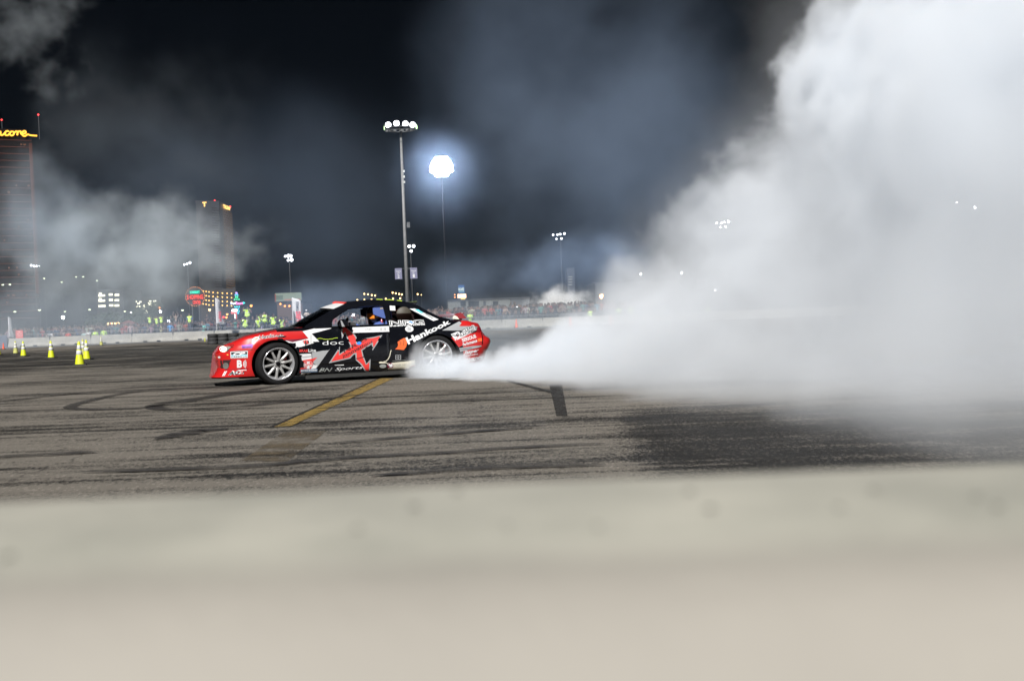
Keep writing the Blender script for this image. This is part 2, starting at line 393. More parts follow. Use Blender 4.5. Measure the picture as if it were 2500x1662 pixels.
# =====================================================================
# NEAR CONCRETE BARRIER (the photographer leans on it)
# =====================================================================
def jersey(L, ytop0, ytop1, mname):
    hgt = .81; c = (ytop0+ytop1)/2; h = (ytop1-ytop0)/2
    half = [(0.30, 0), (.30, .08), (.185, .33), (h+.006, hgt-.05), (h, hgt-.018), (h-.006, hgt-.006), (h-.018, hgt)]
    prof = [(c+a, z) for a, z in half]+[(c-a, z) for a, z in reversed(half)]
    n = len(prof); vs = []; NX = 2
    for x in (-L/2, L/2): vs += [(x, y, z) for y, z in prof]
    fs = [(i, (i+1) % n, n+(i+1) % n, n+i) for i in range(n)]+[tuple(range(n)), tuple(reversed(range(n, 2*n)))]
    return MB().add(vs, fs)
def near_concrete():
    m = bpy.data.materials.new('smooth_concrete'); m.use_nodes = True; nt = m.node_tree; b = nt.nodes['Principled BSDF']; L = nt.links.new
    tc = nt.nodes.new('ShaderNodeTexCoord'); n = nt.nodes.new('ShaderNodeTexNoise'); n.inputs['Scale'].default_value = 11; n.inputs['Detail'].default_value = 6; n.inputs['Roughness'].default_value = .62
    L(tc.outputs['Object'], n.inputs['Vector']); cr = nt.nodes.new('ShaderNodeValToRGB')
    cr.color_ramp.elements[0].position = .36; cr.color_ramp.elements[0].color = (.255, .25, .212, 1)
    cr.color_ramp.elements[1].position = .7; cr.color_ramp.elements[1].color = (.375, .36, .305, 1)
    L(n.outputs['Fac'], cr.inputs[0])
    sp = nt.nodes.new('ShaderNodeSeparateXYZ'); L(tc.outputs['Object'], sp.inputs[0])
    mr = nt.nodes.new('ShaderNodeMapRange'); mr.inputs[1].default_value = .262; mr.inputs[2].default_value = .212; mr.interpolation_type = 'SMOOTHSTEP'  # colour darkens towards the near face, offsetting the stronger light there
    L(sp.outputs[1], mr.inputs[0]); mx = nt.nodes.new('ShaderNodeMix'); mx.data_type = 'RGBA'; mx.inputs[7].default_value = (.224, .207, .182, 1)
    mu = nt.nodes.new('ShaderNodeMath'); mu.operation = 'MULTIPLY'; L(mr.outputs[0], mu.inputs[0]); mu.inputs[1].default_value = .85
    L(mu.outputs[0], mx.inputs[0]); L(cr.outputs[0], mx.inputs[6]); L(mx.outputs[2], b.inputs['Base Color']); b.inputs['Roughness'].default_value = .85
    n2 = nt.nodes.new('ShaderNodeTexNoise'); n2.inputs['Scale'].default_value = 160; n2.inputs['Detail'].default_value = 4; L(tc.outputs['Object'], n2.inputs['Vector'])
    bp = nt.nodes.new('ShaderNodeBump'); bp.inputs['Strength'].default_value = .3; bp.inputs['Distance'].default_value = .002
    L(n2.outputs['Fac'], bp.inputs['Height']); L(bp.outputs[0], b.inputs['Normal'])
    return m
_pr = [(-.02, 0), (-.02, .08), (.095, .33), (.180, .66), (.187, .735)]+[(.229-.042*math.cos(a), .764+.046*math.sin(a)) for a in [R(9*i) for i in range(0, 11)]]+[(.347, .81), (.357, .807), (.362, .799), (.375, .33), (.49, .08), (.49, 0)]
_n = len(_pr); nbm = MB().add([(x, y, z) for x in (-1.905, 1.905) for y, z in _pr], [(i, (i+1) % _n, _n+(i+1) % _n, _n+i) for i in range(_n)]+[tuple(range(_n)), tuple(reversed(range(_n, 2*_n)))]).mesh('concrete_barrier')
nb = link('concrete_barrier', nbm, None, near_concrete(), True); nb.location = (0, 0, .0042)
try: nbm.set_sharp_from_angle(angle=R(40))
except Exception: pass
tag(nb, 'blurred pale concrete barrier top filling the bottom of the frame', 'barrier')
pit = MB()
for (x, y, r) in [(1012, 1272, 17), (1118, 1233, 16), (1736, 1280, 19), (1076, 1447, 21), (763, 1473, 17), (238, 1579, 21), (2437, 1277, 17), (2384, 1251, 15), (1685, 1235, 15), (201, 1245, 14),
                  (874, 1330, 14), (1357, 1489, 15), (21, 1399, 17), (2050, 1277, 15), (2167, 1171, 12), (1075, 1565, 14), (2135, 1232, 14), (1240, 1322, 10), (1462, 1325, 12)]:
    p = ground(x, y, .81); q = ground(x+r, y, .81); rr = abs(q.x-p.x)*.85
    rr *= .9; p2 = [(p.x+rr*math.cos(t*math.pi/6)*random.uniform(.8, 1.15), p.y+rr*1.6*math.sin(t*math.pi/6)*random.uniform(.8, 1.1), .8104) for t in range(12)]
    if p.y < .35 and p.y > .236: pit.add(p2, [tuple(range(12))])
po = pit.build('air_hole', mat('pit_shadow_grime', (.085, .087, .07), .95), nb); po['kind'] = 'stuff'

# =====================================================================
# FAR CONCRETE BARRIER, FENCE PANELS, TYRE WALL
# =====================================================================
BY = 95.0
ORD = 'first second third fourth fifth sixth seventh eighth ninth tenth eleventh twelfth thirteenth fourteenth fifteenth sixteenth seventeenth eighteenth nineteenth twentieth twenty-first twenty-second twenty-third twenty-fourth twenty-fifth twenty-sixth twenty-seventh twenty-eighth twenty-ninth thirtieth thirty-first'.split()
seg_me = jersey(3.79, -.075, .075, '').mesh('barrier_block'); seg_me.materials.append(M_CONC)
pk = MB().box((0, 0, .05), (.36, .012, .13), 0).mesh('pocket'); pk.materials.append(M_DARK)
rod = MB().tube((0, 0, .02), (0, 0, .85), .04, n=6).mesh('rod'); rod.materials.append(M_DARK)
for i in range(27):
    x = -46.6+1.9+3.81*i
    zone = ('left of the car' if x < -22 else 'behind the car and its bonnet' if x < -2 else 'right of the car' if x < 12 else 'lost in the thick tyre smoke')
    o = link('concrete_barrier', seg_me); o.location = (x, BY, 0)
    tag(o, '%s far concrete barrier block from the left end of the row' % ORD[i], 'barrier', 'concrete barrier blocks across the far side of the track')
    for k in (-.62, .62):
        c = link('lifting_slot', pk, o); c.location = (k, -.303, 0)
    c = link('joint_pin', rod, o); c.location = (1.905, -.10, 0)
# crowd-control fence panels behind the blocks
fr = MB(); W = 2.3
fr.path([(-W/2, 0, .15), (-W/2, 0, 1.12), (W/2, 0, 1.12), (W/2, 0, .15), (-W/2, 0, .15)], .019, 6)
fr.tube((-W/2+.15, -.3, .01), (-W/2+.15, .3, .01), .015, n=5).tube((W/2-.15, -.3, .01), (W/2-.15, .3, .01), .015, n=5)
fr.tube((-W/2+.15, 0, .01), (-W/2+.15, 0, .15), .015, n=5).tube((W/2-.15, 0, .01), (W/2-.15, 0, .15), .015, n=5)
fr_me = fr.mesh('frame'); fr_me.materials.append(M_ALU)
br = MB()
for k in range(1, 20): br.tube((-W/2+k*W/20, 0, .15), (-W/2+k*W/20, 0, 1.12), .008, n=4)
br_me = br.mesh('bars'); br_me.materials.append(M_ALU)
for i in range(30):
    x = -47+2.4*i
    e = empty('crowd_fence', (x, BY+1.0+.05*math.sin(i*2.1), 0), R(1.5*math.sin(i*1.7)),
              '%s steel crowd fence panel from the left behind the concrete barrier' % ORD[i], 'fence panel', 'steel crowd fence panels')
    link('frame', fr_me, e); link('upright_bar', br_me, e)['kind'] = 'stuff'
# tyre wall: three layers of tyres
tp = [(.19, -.085), (.20, -.105), (.27, -.107), (.305, -.09), (.315, -.05), (.315, .05), (.305, .09), (.27, .107), (.20, .105), (.19, .085)]
t_me = MB().lathe(tp, 20, 'z', close=True).mesh('tyre'); t_me.materials.append(mat('old_tyre', (.034, .034, .036), .8, var=.3, vscale=2)); t_me.polygons.foreach_set('use_smooth', [True]*len(t_me.polygons))
for i in range(17):
    for k in range(3):
        o = link('tyre', t_me); o.location = (-18.1+.632*i, 62+random.uniform(-.02, .02), .108+.215*k); o.rotation_euler = (0, 0, random.uniform(0, 6))
        tag(o, '%s tyre from the left in the %s layer of the tyre wall' % (ORD[i], ('bottom', 'middle', 'top')[k]), 'tyre', 'stacked tyres of the tyre wall')
t2 = MB().box((0, 0, .3), (.06, .02, .22)).build('marker_board', mat('yellow_marker', (.6, .62, .05), .5)); t2.location = (-18.55, 61.9, 0)
tag(t2, 'small yellow marker at the left end of the tyre wall', 'marker')
tag(MB().box((0, 0, .015), (11.1, .25, .03)).box((0, .2, .3), (10.9, .03, .6)).build('backing_sheet', mat('rubber_sheet', (.02, .02, .022), .7, var=.3)), 'black rubber sheet standing behind the tyre wall', 'rubber sheet').location = (-13.0, 62.35, 0)

# =====================================================================
# CONES
# =====================================================================
M_CYEL = mat('cone_yellow', (.52, .57, .012), .5, var=.08); M_CWHT = mat('cone_white_band', (.5, .5, .5), .35); M_CORG = mat('cone_orange', (.62, .09, .035), .5)
def make_cone(body, banded, label, loc, s=1.0, rz=0.0, dirty=None):
    e = empty('traffic_cone', loc, rz, label, 'cone'); e.scale = (s, s, s)
    MB().box((0, 0, .018), (.37, .37, .036)).build('base', mat('cone_base_rubber', (.02, .02, .02), .8), e)
    def rad(z): return .135-(z-.03)/.68*.105
    m = dirty or body
    MB().lathe([(rad(.036), .036), (rad(.70), .70), (rad(.71)-.008, .712), (0.001, .712)], 20).build('body', m, e, True)
    if banded:
        for a, b in ((.32, .44), (.47, .60)):
            MB().lathe([(rad(a)+.0015, a), (rad(a)+.004, a+.002), (rad(b)+.004, b-.002), (rad(b)+.0015, b)], 20).build('reflective_band', M_CWHT, e, True)
    return e
M_CDIRT = mat('cone_yellow_grimy', (.42, .42, .12), .7, var=.3)
for (px, py, lb, d) in [
    (195, 891.6, 'yellow traffic cone with white bands, largest and nearest of the row', None),
    (212, 878, 'yellow traffic cone half hidden behind the largest yellow cone', None),
    (203.5, 868, 'paler yellow cone peeking out above the two largest cones', M_CDIRT),
    (125.5, 874, 'yellow cone standing alone between the largest and the far left cones', None),
    (57.7, 869.5, 'bright yellow cone next to a smaller grimy cone at the left', None),
    (38.4, 863, 'small grimy yellow cone left of the bright one', M_CDIRT),
    (-4, 866.8, 'yellow cone cut off by the left edge of the photo', None),
    (247.3, 842.7, 'small grimy yellow cone far off in front of the concrete barrier', M_CDIRT)]:
    make_cone(M_CYEL, True, lb, ground(px, py), .97, random.uniform(-.3, .3), d)
for (px, py, lb) in [(1261, 800.5, 'orange cone just behind the car tail in front of the far barrier'), (1393, 797, 'bright orange cone standing in the middle of the right barrier'),
                     (1492, 794, 'orange cone fading into the smoke at the right'), (8.6, 852.5, 'small orange cone at the far left edge')]:
    p = ground(px, py); p.y = min(p.y, 93.6); make_cone(M_CORG, False, lb, (at(px, py, p.y).x, p.y, 0), 1.12 if px > 100 else .7)

# =====================================================================
# THE DRIFT CAR   (local x = rearwards from the front axle, y = away from the camera from the near flank, z = up)
# =====================================================================
_a = at(677, 889, 15.6); _b = at(1068, 869, 16.38)
CAR_YAW = math.atan2(_b.y-_a.y, _b.x-_a.x)
CA = Vector((math.cos(CAR_YAW), math.sin(CAR_YAW), 0)); CB = Vector((-math.sin(CAR_YAW), math.cos(CAR_YAW), 0)); CO = Vector((_a.x, _a.y, 0))
HW = .865; WB = 2.511
def S(px, py, w=0.0):
    r = ray(px, py); t = ((CO+CB*w-EYE).dot(CB))/r.dot(CB); p = EYE+r*t; return ((p-CO).dot(CA), p.z)
CROP = {'A': (500, 780, 8.71), 'B': (680, 780, 8.71), 'C': (860, 780, 8.71), 'D': (1020, 760, 8.71), 'E': (720, 720, 10.72), 'G': (900, 720, 9.83)}
def cp(k, x, y): a = CROP[k]; return (a[0]+x/a[2], a[1]+y/a[2])
def SQ(k, pts, w=0.0): return [S(*cp(k, x, y), w) for x, y in pts]
def lerp(x, pts):
    if x <= pts[0][0]: return pts[0][1]
    for (a, b), (c, d) in zip(pts, pts[1:]):
        if x <= c: return b+(d-b)*(x-a)/(c-a)
    return pts[-1][1]
car = empty('race_car', CO, CAR_YAW, 'red, black and silver drift coupe covered in sponsor stickers, smoking its rear tyres', 'car')

def body_mesh():
    us = [-.86, -.855, -.84, -.81, -.77, -.72, -.66, -.6, -.54, -.48]+[-.42+.04*i for i in range(25)]+[.575, .58]+[.62+.06*i for i in range(31)]+[2.465, 2.47]+[2.5+.04*i for i in range(21)]+[3.34, 3.38, 3.42, 3.45, 3.48, 3.5, 3.51]
    us = sorted(set(round(u, 4) for u in us))
    hw_t = [(-.86, .38), (-.855, .46), (-.84, .53), (-.81, .60), (-.77, .66), (-.72, .71), (-.66, .755), (-.6, .785), (-.5, .82), (-.35, .848), (0, .865), (2.6, .87), (3.0, .86), (3.2, .83), (3.35, .775), (3.42, .73), (3.47, .66), (3.5, .56), (3.51, .48)]
    zb_t = [(-.86, .128), (-.4, .128), (.3, .115), (1.1, .105), (2.0, .115), (2.9, .14), (3.2, .15), (3.51, .20)]
    zs_t = [(-.86, .60), (-.8, .635), (-.7, .675), (-.599, .705), (-.46, .742), (-.29, .775), (-.076, .805), (.133, .828), (.45, .845), (1.3, .845), (1.75, .852), (2.3, .885), (2.6, .885), (2.9, .872), (3.25, .845), (3.51, .81)]
    zc_t = [(-.86, .615), (-.8, .65), (-.7, .70), (-.5, .765), (-.2, .82), (.1, .86), (.3, .88), (.45, .875), (2.5, .90), (2.9, .895), (3.3, .87), (3.51, .825)]
    ff = [(.10, -.11), (.165, -.11), (.21, -.03), (.30, .0), (.40, -.03), (.5, -.04), (.535, -.035), (.55, .02), (.63, .05), (.70, .12)]
    rr = [(.15, -.16), (.24, -.10), (.32, -.11), (.46, -.0), (.53, 0), (.585, -.03), (.60, -.10), (.68, -.14), (.78, -.17), (.85, -.20), (.9, -.26)]
    rows = []
    for u in us:
        hw = lerp(u, hw_t); zb = lerp(u, zb_t); zs = lerp(u, zs_t); zc = lerp(u, zc_t)
        cab = .58 <= u <= 2.465
        sec = [(0, zb), (hw-.12, zb), (hw-.035, zb+.02), (hw-.008, zb+.07), (hw, zb+.16), (hw+.004, .40), (hw+.002, .50), (hw-.004, .56), (hw-.012, .62), (hw-.022, zs-.10), (hw-.036, zs-.045), (hw-.055, zs-.012), (hw-.085, zs)]
        if cab: sec += [(hw-.11, zs-.01), (hw-.13, .42), (hw*.45, .40), (0, .40)]
        else: sec += [(hw-.16, zs+(zc-zs)*.25), (hw*.7, zs+(zc-zs)*.55), (hw*.4, zs+(zc-zs)*.9), (0, zc)]
        row = []
        for k, (y, z) in enumerate(sec):
            if k and abs(y) > .3:
                if z < .24 and u < -.3: y += .035*(.24-z)/.12*min(1, (-.3-u)/.3)
                for (cu, cr) in ((-.03, .40), (WB-.02, .385)):
                    d = math.hypot(u-cu, z-.33)
                    if z < .75: y += .030*math.exp(-((d-cr)/.07)**2)
                # character line along the doors
                y += .010*math.exp(-((z-.57)/.03)**2)*(1 if 0 < u < 3 else 0)
            t = max(0, min(1, (-.36-u)/.48)); t2 = max(0, min(1, (u-3.0)/.42)); t = t*t*(3-2*t); t2 = t2*t2*(3-2*t2)
            uu = u+lerp(z, ff)*t+lerp(z, rr)*t2
            row.append((uu, y, z))
        rows.append(row)
    k = len(rows[0]); vs = []; n = 2*k-2
    for row in rows:
        ring = [(u, HW-y, z) for u, y, z in row]+[(u, HW+y, z) for u, y, z in reversed(row[1:-1])]
        vs += ring
    fs = []
    for i in range(len(rows)-1):
        for j in range(n): fs.append((i*n+j, i*n+(j+1) % n, (i+1)*n+(j+1) % n, (i+1)*n+j))
    fs.append(tuple(range(n))); fs.append(tuple(reversed(range((len(rows)-1)*n, len(rows)*n))))
    return MB().add(vs, fs).mesh('body')
bme = body_mesh()
body = link('body', bme, car, [M_RED, M_BLACK, M_CARBON, M_DARK])
for p in bme.polygons:
    c = p.center; nz = p.normal.z
    if c.z < .45 and nz > .5 and .55 < c.x < 2.5 or nz < -.7: p.material_index = 3
    elif c.x < .02: p.material_index = 2 if (c.z > .60 and abs(c.y-HW) < .60-max(0, -.3-c.x)*.25 and nz > .5) else 0
    elif c.x < .5 and nz > .6 and abs(c.y-HW) < .6: p.material_index = 2
    elif c.x > 2.93: p.material_index = 0
    else: p.material_index = 1
    if .5 < c.x < 2.5 and abs(c.y-HW) < .75 and c.z > .3: p.material_index = 3
# wheel housings cut out of the body
for (cu, rad_) in ((-.015, .365), (WB+.0, .352)):
    cut = MB().lathe([(0.001, -.3), (rad_, -.3), (rad_, .30), (0.001, .30)], 40, 'y').build('cutter', M_DARK)
    cut2 = MB().lathe([(0.001, 1.42), (rad_, 1.42), (rad_, 2.1), (0.001, 2.1)], 40, 'y').build('cutter', M_DARK)
    for c in (cut, cut2):
        c.location = (CO+CA*cu+Vector((0, 0, .322))); c.rotation_euler = (0, 0, CAR_YAW)
        md = body.modifiers.new('cut', 'BOOLEAN'); md.object = c; md.operation = 'DIFFERENCE'; md.solver = 'EXACT'
        try: md.material_mode = 'TRANSFER'
        except Exception: pass
bpy.context.view_layer.update()
nm = modified_mesh(body); body.modifiers.clear(); body.data = nm
for o in [o for o in bpy.data.objects if o.name.startswith('cutter')]: bpy.data.objects.remove(o)
nm.polygons.foreach_set('use_smooth', [True]*len(nm.polygons))
try:
    nm.set_sharp_from_angle(angle=R(38))
except Exception: pass
bm = bmesh.new(); bm.from_mesh(nm); BODY_BVH = BVHTree.FromBMesh(bm); bm.free()

def hit(u, z, y0=-.6):
    h = BODY_BVH.ray_cast(Vector((u, y0, z)), Vector((0, 1, 0)))
    y = h[0].y if h[0] is not None and h[0].y < (.85 if u < -.5 else .42) else None
    if z > .835 and 1.70 < u < 2.74:
        c = .055+max(0, z-.84)*.62-.018
        if y is None or y > c: y = c
    return y
def cdt(poly, step):
    vs = [Vector(p) for p in poly]; n = len(vs); edges = []
    out = []                                    # subdivide the outline
    for i in range(n):
        a, b = vs[i], vs[(i+1) % n]; k = max(1, int((b-a).length/step)); out += [a+(b-a)*(j/k) for j in range(k)]
    m = len(out); edges = [(i, (i+1) % m) for i in range(m)]
    x0 = min(p.x for p in out); x1 = max(p.x for p in out); y0 = min(p.y for p in out); y1 = max(p.y for p in out)
    gx = x0+step*.5
    while gx < x1:
        gy = y0+step*.5
        while gy < y1: out.append(Vector((gx, gy))); gy += step
        gx += step
    r = delaunay_2d_cdt(out, edges, [], 1, 1e-5)
    return [tuple(v) for v in r[0]], [tuple(f) for f in r[2]]
def decal(name, vs2, fs, m, lift, parent=None, label=None, thick=0.0, maxd=.85):
    ys = [hit(u, z) for u, z in vs2]; vs = []; keep = []; idx = {}
    for f in fs:
        if any(ys[i] is None or ys[i] > maxd for i in f): continue
        if max(ys[i] for i in f)-min(ys[i] for i in f) > (.35 if vs2[f[0]][0] < -.5 else .12): continue
        g = []
        for i in f:
            if i not in idx: idx[i] = len(vs); vs.append((vs2[i][0], ys[i]-lift, vs2[i][1]))
            g.append(idx[i])
        keep.append(g)
    if not keep: return None
    me = bpy.data.meshes.new(name); me.from_pydata(vs, [], keep); me.update(); me.polygons.foreach_set('use_smooth', [True]*len(keep))
    o = link(name, me, parent or body, m)
    if label: o['label'] = label
    if thick:
        s = o.modifiers.new('thickness', 'SOLIDIFY'); s.thickness = thick; s.offset = 0
    return o
def patch(k, pts, m, lift=.003, name='livery_panel', label=None, step=.05, **kw):
    v, f = cdt(SQ(k, pts), step); return decal(name, v, f, m, lift, label=label, **kw)
def words(txt, k, p0, p1, h, m, lift=.009, bold=.02, shear=0.0, name='sticker_lettering', label=None, h1=None):
    """lettering from baseline p0 to p1 (crop pixels), h pixels tall (h1 at its end)"""
    v, f = text2d(txt, bold, shear); dx, dy = p1[0]-p0[0], p1[1]-p0[1]; L_ = math.hypot(dx, dy); nx, ny = dy/L_, -dx/L_
    q = []
    for a, b in v:
        hh = h+((h1 or h)-h)*a; q.append((p0[0]+dx*a+nx*hh*b, p0[1]+dy*a+ny*hh*b))
    return decal(name, SQ(k, q), f, m, lift, label=label)
def ell(cx, cy, rx, ry, n=20, rot=0.0):
    return [(cx+rx*math.cos(2*math.pi*i/n)*math.cos(rot)-ry*math.sin(2*math.pi*i/n)*math.sin(rot), cy+rx*math.cos(2*math.pi*i/n)*math.sin(rot)+ry*math.sin(2*math.pi*i/n)*math.cos(rot)) for i in range(n)]
def stroke(k, pts, w, m, lift, name='thin_line', label=None):
    a = []; b = []
    for i, p in enumerate(pts):
        q0 = pts[max(i-1, 0)]; q1 = pts[min(i+1, len(pts)-1)]; d = Vector((q1[0]-q0[0], q1[1]-q0[1])).normalized()
        a.append((p[0]-d.y*w/2, p[1]+d.x*w/2)); b.append((p[0]+d.y*w/2, p[1]-d.x*w/2))
    return patch(k, a+b[::-1], m, lift, name, label, step=.06)

# ---- door (its own skin, slightly proud, carrying the same black paint)
v_, f_ = cdt(SQ('B', [(703, 175), (700, 560), (712, 900), (760, 960), (2180, 905), (2290, 830), (2355, 700), (2372, 130)]), .06)
door = decal('door', v_, f_, M_BLACK, .0035, car, thick=.004)
# ---- front quarter
patch('B', [(-95, 232), (120, 208), (500, 160), (830, 150), (815, 180), (515, 250), (640, 402), (110, 432), (-95, 440)], M_RED, .006, label='red panel behind the front wheel arch')
patch('B', [(110, 432), (640, 402), (290, 482)], M_MAROON, .0075, label='dark maroon wedge')
patch('B', [(515, 250), (830, 174), (1130, 165), (1128, 190), (705, 300), (865, 465), (690, 515), (560, 555), (480, 578), (345, 600), (300, 565), (215, 490), (115, 462), (140, 440), (290, 482), (640, 402)], M_WHITE, .0075, label='white flash on the front wing')
patch('B', [(400, 760), (430, 735), (690, 722), (700, 770), (405, 800)], M_WHITE, .006)
patch('B', [(405, 800), (700, 770), (700, 792), (410, 822)], M_SILVER, .006)
patch('B', [(410, 822), (700, 792), (702, 832), (425, 882)], M_WHITE, .006)
patch('B', [(700, 702), (880, 672), (1097, 615), (800, 1040), (690, 1050), (735, 1000), (735, 890), (720, 870), (702, 832)], M_SILVER, .006, label='silver arrow on the door')
patch('B', [(425, 882), (702, 832), (825, 802), (735, 890), (735, 1000), (690, 1050), (560, 1050), (455, 1052), (440, 950)], M_RVINYL, .0075, label='red flash behind the front wheel')
patch('B', [(740, 962), (835, 972), (785, 1042), (690, 1050)], M_WHITE, .009)
patch('B', [(443, 1055), (462, 1060), (490, 1132), (446, 1196)], M_RVINYL, .006)
patch('B', [(490, 1130), (700, 1125), (660, 1190), (448, 1196)], M_WHITE, .006)
patch('B', ell(628, 965, 104, 92), M_SILVER, .009, 'round_badge', 'silver ring round the cross badge')
patch('B', ell(628, 965, 92, 82), M_RVINYL, .0105, 'round_badge', 'round red badge with a white cross')
patch('B', [(598, 892), (660, 892), (660, 935), (708, 935), (708, 1000), (660, 1000), (660, 1045), (598, 1045), (598, 1000), (548, 1000), (548, 935), (598, 935)], M_WHITE, .012, 'round_badge', 'white cross of the badge')
words('SPR', 'B', (555, 988), (705, 980), 44, M_RVINYL, .0135, .02, .3)
patch('B', [(465, 1060), (825, 1045), (828, 1112), (470, 1125)], M_STEELBLUE, .009, 'sticker', 'slate blue sticker at the sill')
words('RACING ENGINES', 'B', (475, 1105), (818, 1092), 34, M_WHITE, .0105, .03)
words('BRAK', 'B', (440, 690), (632, 690), 55, M_RVINYL, .009, .03); words('Lite', 'B', (632, 690), (795, 685), 66, M_WHITE, .009, .02)
patch('B', [(500, 480), (550, 475), (585, 420), (590, 470), (640, 440), (655, 510), (600, 530), (565, 565), (560, 500)], M_KVINYL, .009, 'sticker'); words('TL', 'B', (520, 520), (655, 505), 70, M_RVINYL, .0105, .03, .2)
words('doc', 'B', (935, 540), (1385, 528), 92, M_WHITE, .009, -.012, label='white lettering on the door')
stroke('B', [(820, 412), (880, 396), (1000, 420), (1130, 414), (1200, 390), (1260, 390)], 9, M_LIME, .009, label='thin lime scribble')
words('BN', 'B', (855, 1112), (1150, 1105), 80, M_GREYV, .009, .015, .4); words('Sports', 'B', (1200, 1108), (1800, 1062), 85, M_WHITE, .009, .0, .4, label='white slanted lettering on the side skirt')
# ---- the X emblem
XO = [(1332, 150), (1440, 150), (1485, 195), (1600, 290), (1660, 372), (1668, 492), (1733, 462), (1818, 400), (2018, 370), (2210, 326), (1998, 660), (1980, 525), (1775, 655), (1803, 770), (1868, 935), (1898, 905), (1953, 838), (1948, 1126), (1865, 1130), (1743, 950), (1640, 862), (1632, 742), (1600, 742), (1520, 826), (1066, 928), (1303, 568), (1296, 728), (1530, 572), (1448, 372), (1418, 282), (1350, 408)]
XI = [(1362, 158), (1428, 158), (1470, 205), (1580, 300), (1636, 380), (1645, 530), (1745, 482), (1828, 420), (2020, 392), (2165, 350), (2015, 590), (2000, 480), (1752, 640), (1780, 775), (1850, 958), (1885, 945), (1927, 900), (1925, 1124), (1885, 1124), (1768, 938), (1662, 850), (1655, 700), (1590, 715), (1500, 806), (1118, 890), (1275, 655), (1285, 760), (1555, 575), (1470, 362), (1420, 252), (1372, 318)]
patch('B', XO, M_SILVER, .006, 'x_emblem', 'silver outline of the big X', step=.04)
patch('B', XI, M_RVINYL, .0085, 'x_emblem', 'big red X across the door', step=.04)
stroke('B', [(1448, 362), (1500, 330), (1570, 300), (1640, 288)], 12, M_KVINYL, .011); stroke('B', [(1640, 828), (1700, 824), (1780, 802), (1830, 778)], 14, M_KVINYL, .011)
patch('B', ell(1712, 502, 50, 34, 14, -.3), M_BLUE, .011, 'sticker', 'small blue oval on the X')
words('NR G', 'B', (1400, 715), (1890, 430), 85, M_KVINYL, .011, .0, .1, h1=60); words('innovations', 'B', (1375, 825), (2010, 480), 80, M_KVINYL, .011, .01, .25, h1=60)
# ---- name plate on the door
patch('C', [(15, 168), (790, 138), (792, 258), (15, 282)], M_WHITE, .007, 'name_plate', 'white name plate on the door')
words('JONES', 'C', (262, 244), (418, 236), 52, M_GREYV, .009, .0); words('818', 'C', (600, 232), (722, 228), 58, M_GREYV, .009, .01)
words('FD', 'C', (28, 240), (120, 236), 42, mat('pale_red_print', (.75, .4, .4), .5), .009, .02); words('~N~', 'C', (145, 226), (230, 222), 30, mat('pale_red_print'), .009)
# ---- rear quarter
words('NRG', 'C', (800, 118), (1545, 98), 100, M_WHITE, .007, .045, label='large lettering under the quarter window'); words('NRG', 'C', (812, 110), (1535, 90), 84, M_KVINYL, .0085, -.01)
patch('C', [(1170, 60), (1230, 25), (1285, 20), (1330, 60), (1270, 100), (1225, 100)], M_WHITE, .0095, 'sticker'); patch('C', [(1200, 60), (1250, 30), (1315, 60), (1250, 92), (1275, 62)], M_BLUE, .011, 'sticker', 'blue diamond chevron')
words('INNOVATIONS', 'C', (805, 152), (1555, 116), 26, M_WHITE, .007, .05)
patch('C', ell(1216, 200, 90, 66, 16), M_WHITE, .007, 'sticker', 'white rounded sticker below the quarter window'); words('S', 'C', (1175, 228), (1260, 225), 62, M_SILVER, .0085, .03)
words('Hankook', 'C', (1188, 535), (2105, 80), 158, M_WHITE, .007, .035, .05, label='big white tyre brand lettering rising over the rear arch', h1=92)
patch('C', [(905, 628), (955, 590), (972, 540), (960, 475), (1010, 440), (1060, 412), (1112, 388), (1148, 430), (1160, 500), (1142, 580), (1090, 645), (1000, 636)], M_ORANGE, .007, 'sticker', 'orange swoosh in front of the white lettering')
stroke('C', [(1000, 450), (1030, 490), (1025, 540)], 9, M_KVINYL, .0085); stroke('C', [(1062, 420), (1095, 470), (1080, 545)], 9, M_KVINYL, .0085)
for q in ([(915, 752), (1032, 752), (1032, 762), (915, 762)], [(915, 838), (1032, 838), (1032, 850), (915, 850)], [(915, 762), (925, 762), (925, 838), (915, 838)], [(1022, 762), (1032, 762), (1032, 838), (1022, 838)], [(925, 795), (1022, 795), (1022, 805), (925, 805)], [(968, 762), (978, 762), (978, 838), (968, 838)]):
    patch('C', q, M_SILVER, .007, 'sticker_outline')
stroke('C', [(850, 878), (990, 872), (1130, 862)], 7, M_GREYV, .007)
stroke('C', [(825, 650), (810, 690), (795, 770), (760, 840), (715, 885), (665, 895)], 17, M_CREAM, .007, label='cream line painted as a highlight along the rear door edge')  # highlight on the door edge drawn as a cream line
patch('C', [(560, 905), (610, 890), (735, 912), (730, 928), (575, 928)], M_CREAM, .007)
patch('C', [(735, 928), (1200, 882), (1322, 862), (1335, 960), (1240, 1000), (1200, 1042), (980, 1075), (620, 1110), (770, 1050)], M_CREAM, .006, label='cream flash on the sill before the rear wheel')
patch('C', [(975, 1098), (1100, 1055), (1240, 1025), (1260, 985), (1335, 968), (1350, 1085)], M_RED, .0075)
patch('C', ell(808, 980, 66, 62, 16), M_MAROON, .0085, 'round_badge', 'dark red lion badge'); patch('C', [(775, 935), (815, 950), (850, 930), (860, 990), (835, 1025), (790, 1020), (800, 985), (765, 975)], M_WHITE, .010, 'round_badge')
words('FOR HILL', 'C', (900, 995), (1215, 975), 45, M_GREYV, .009, -.01)
patch('C', ell(650, 990, 72, 42, 16), M_GREYV, .007, 'sticker', 'grey oval sticker on the sill')
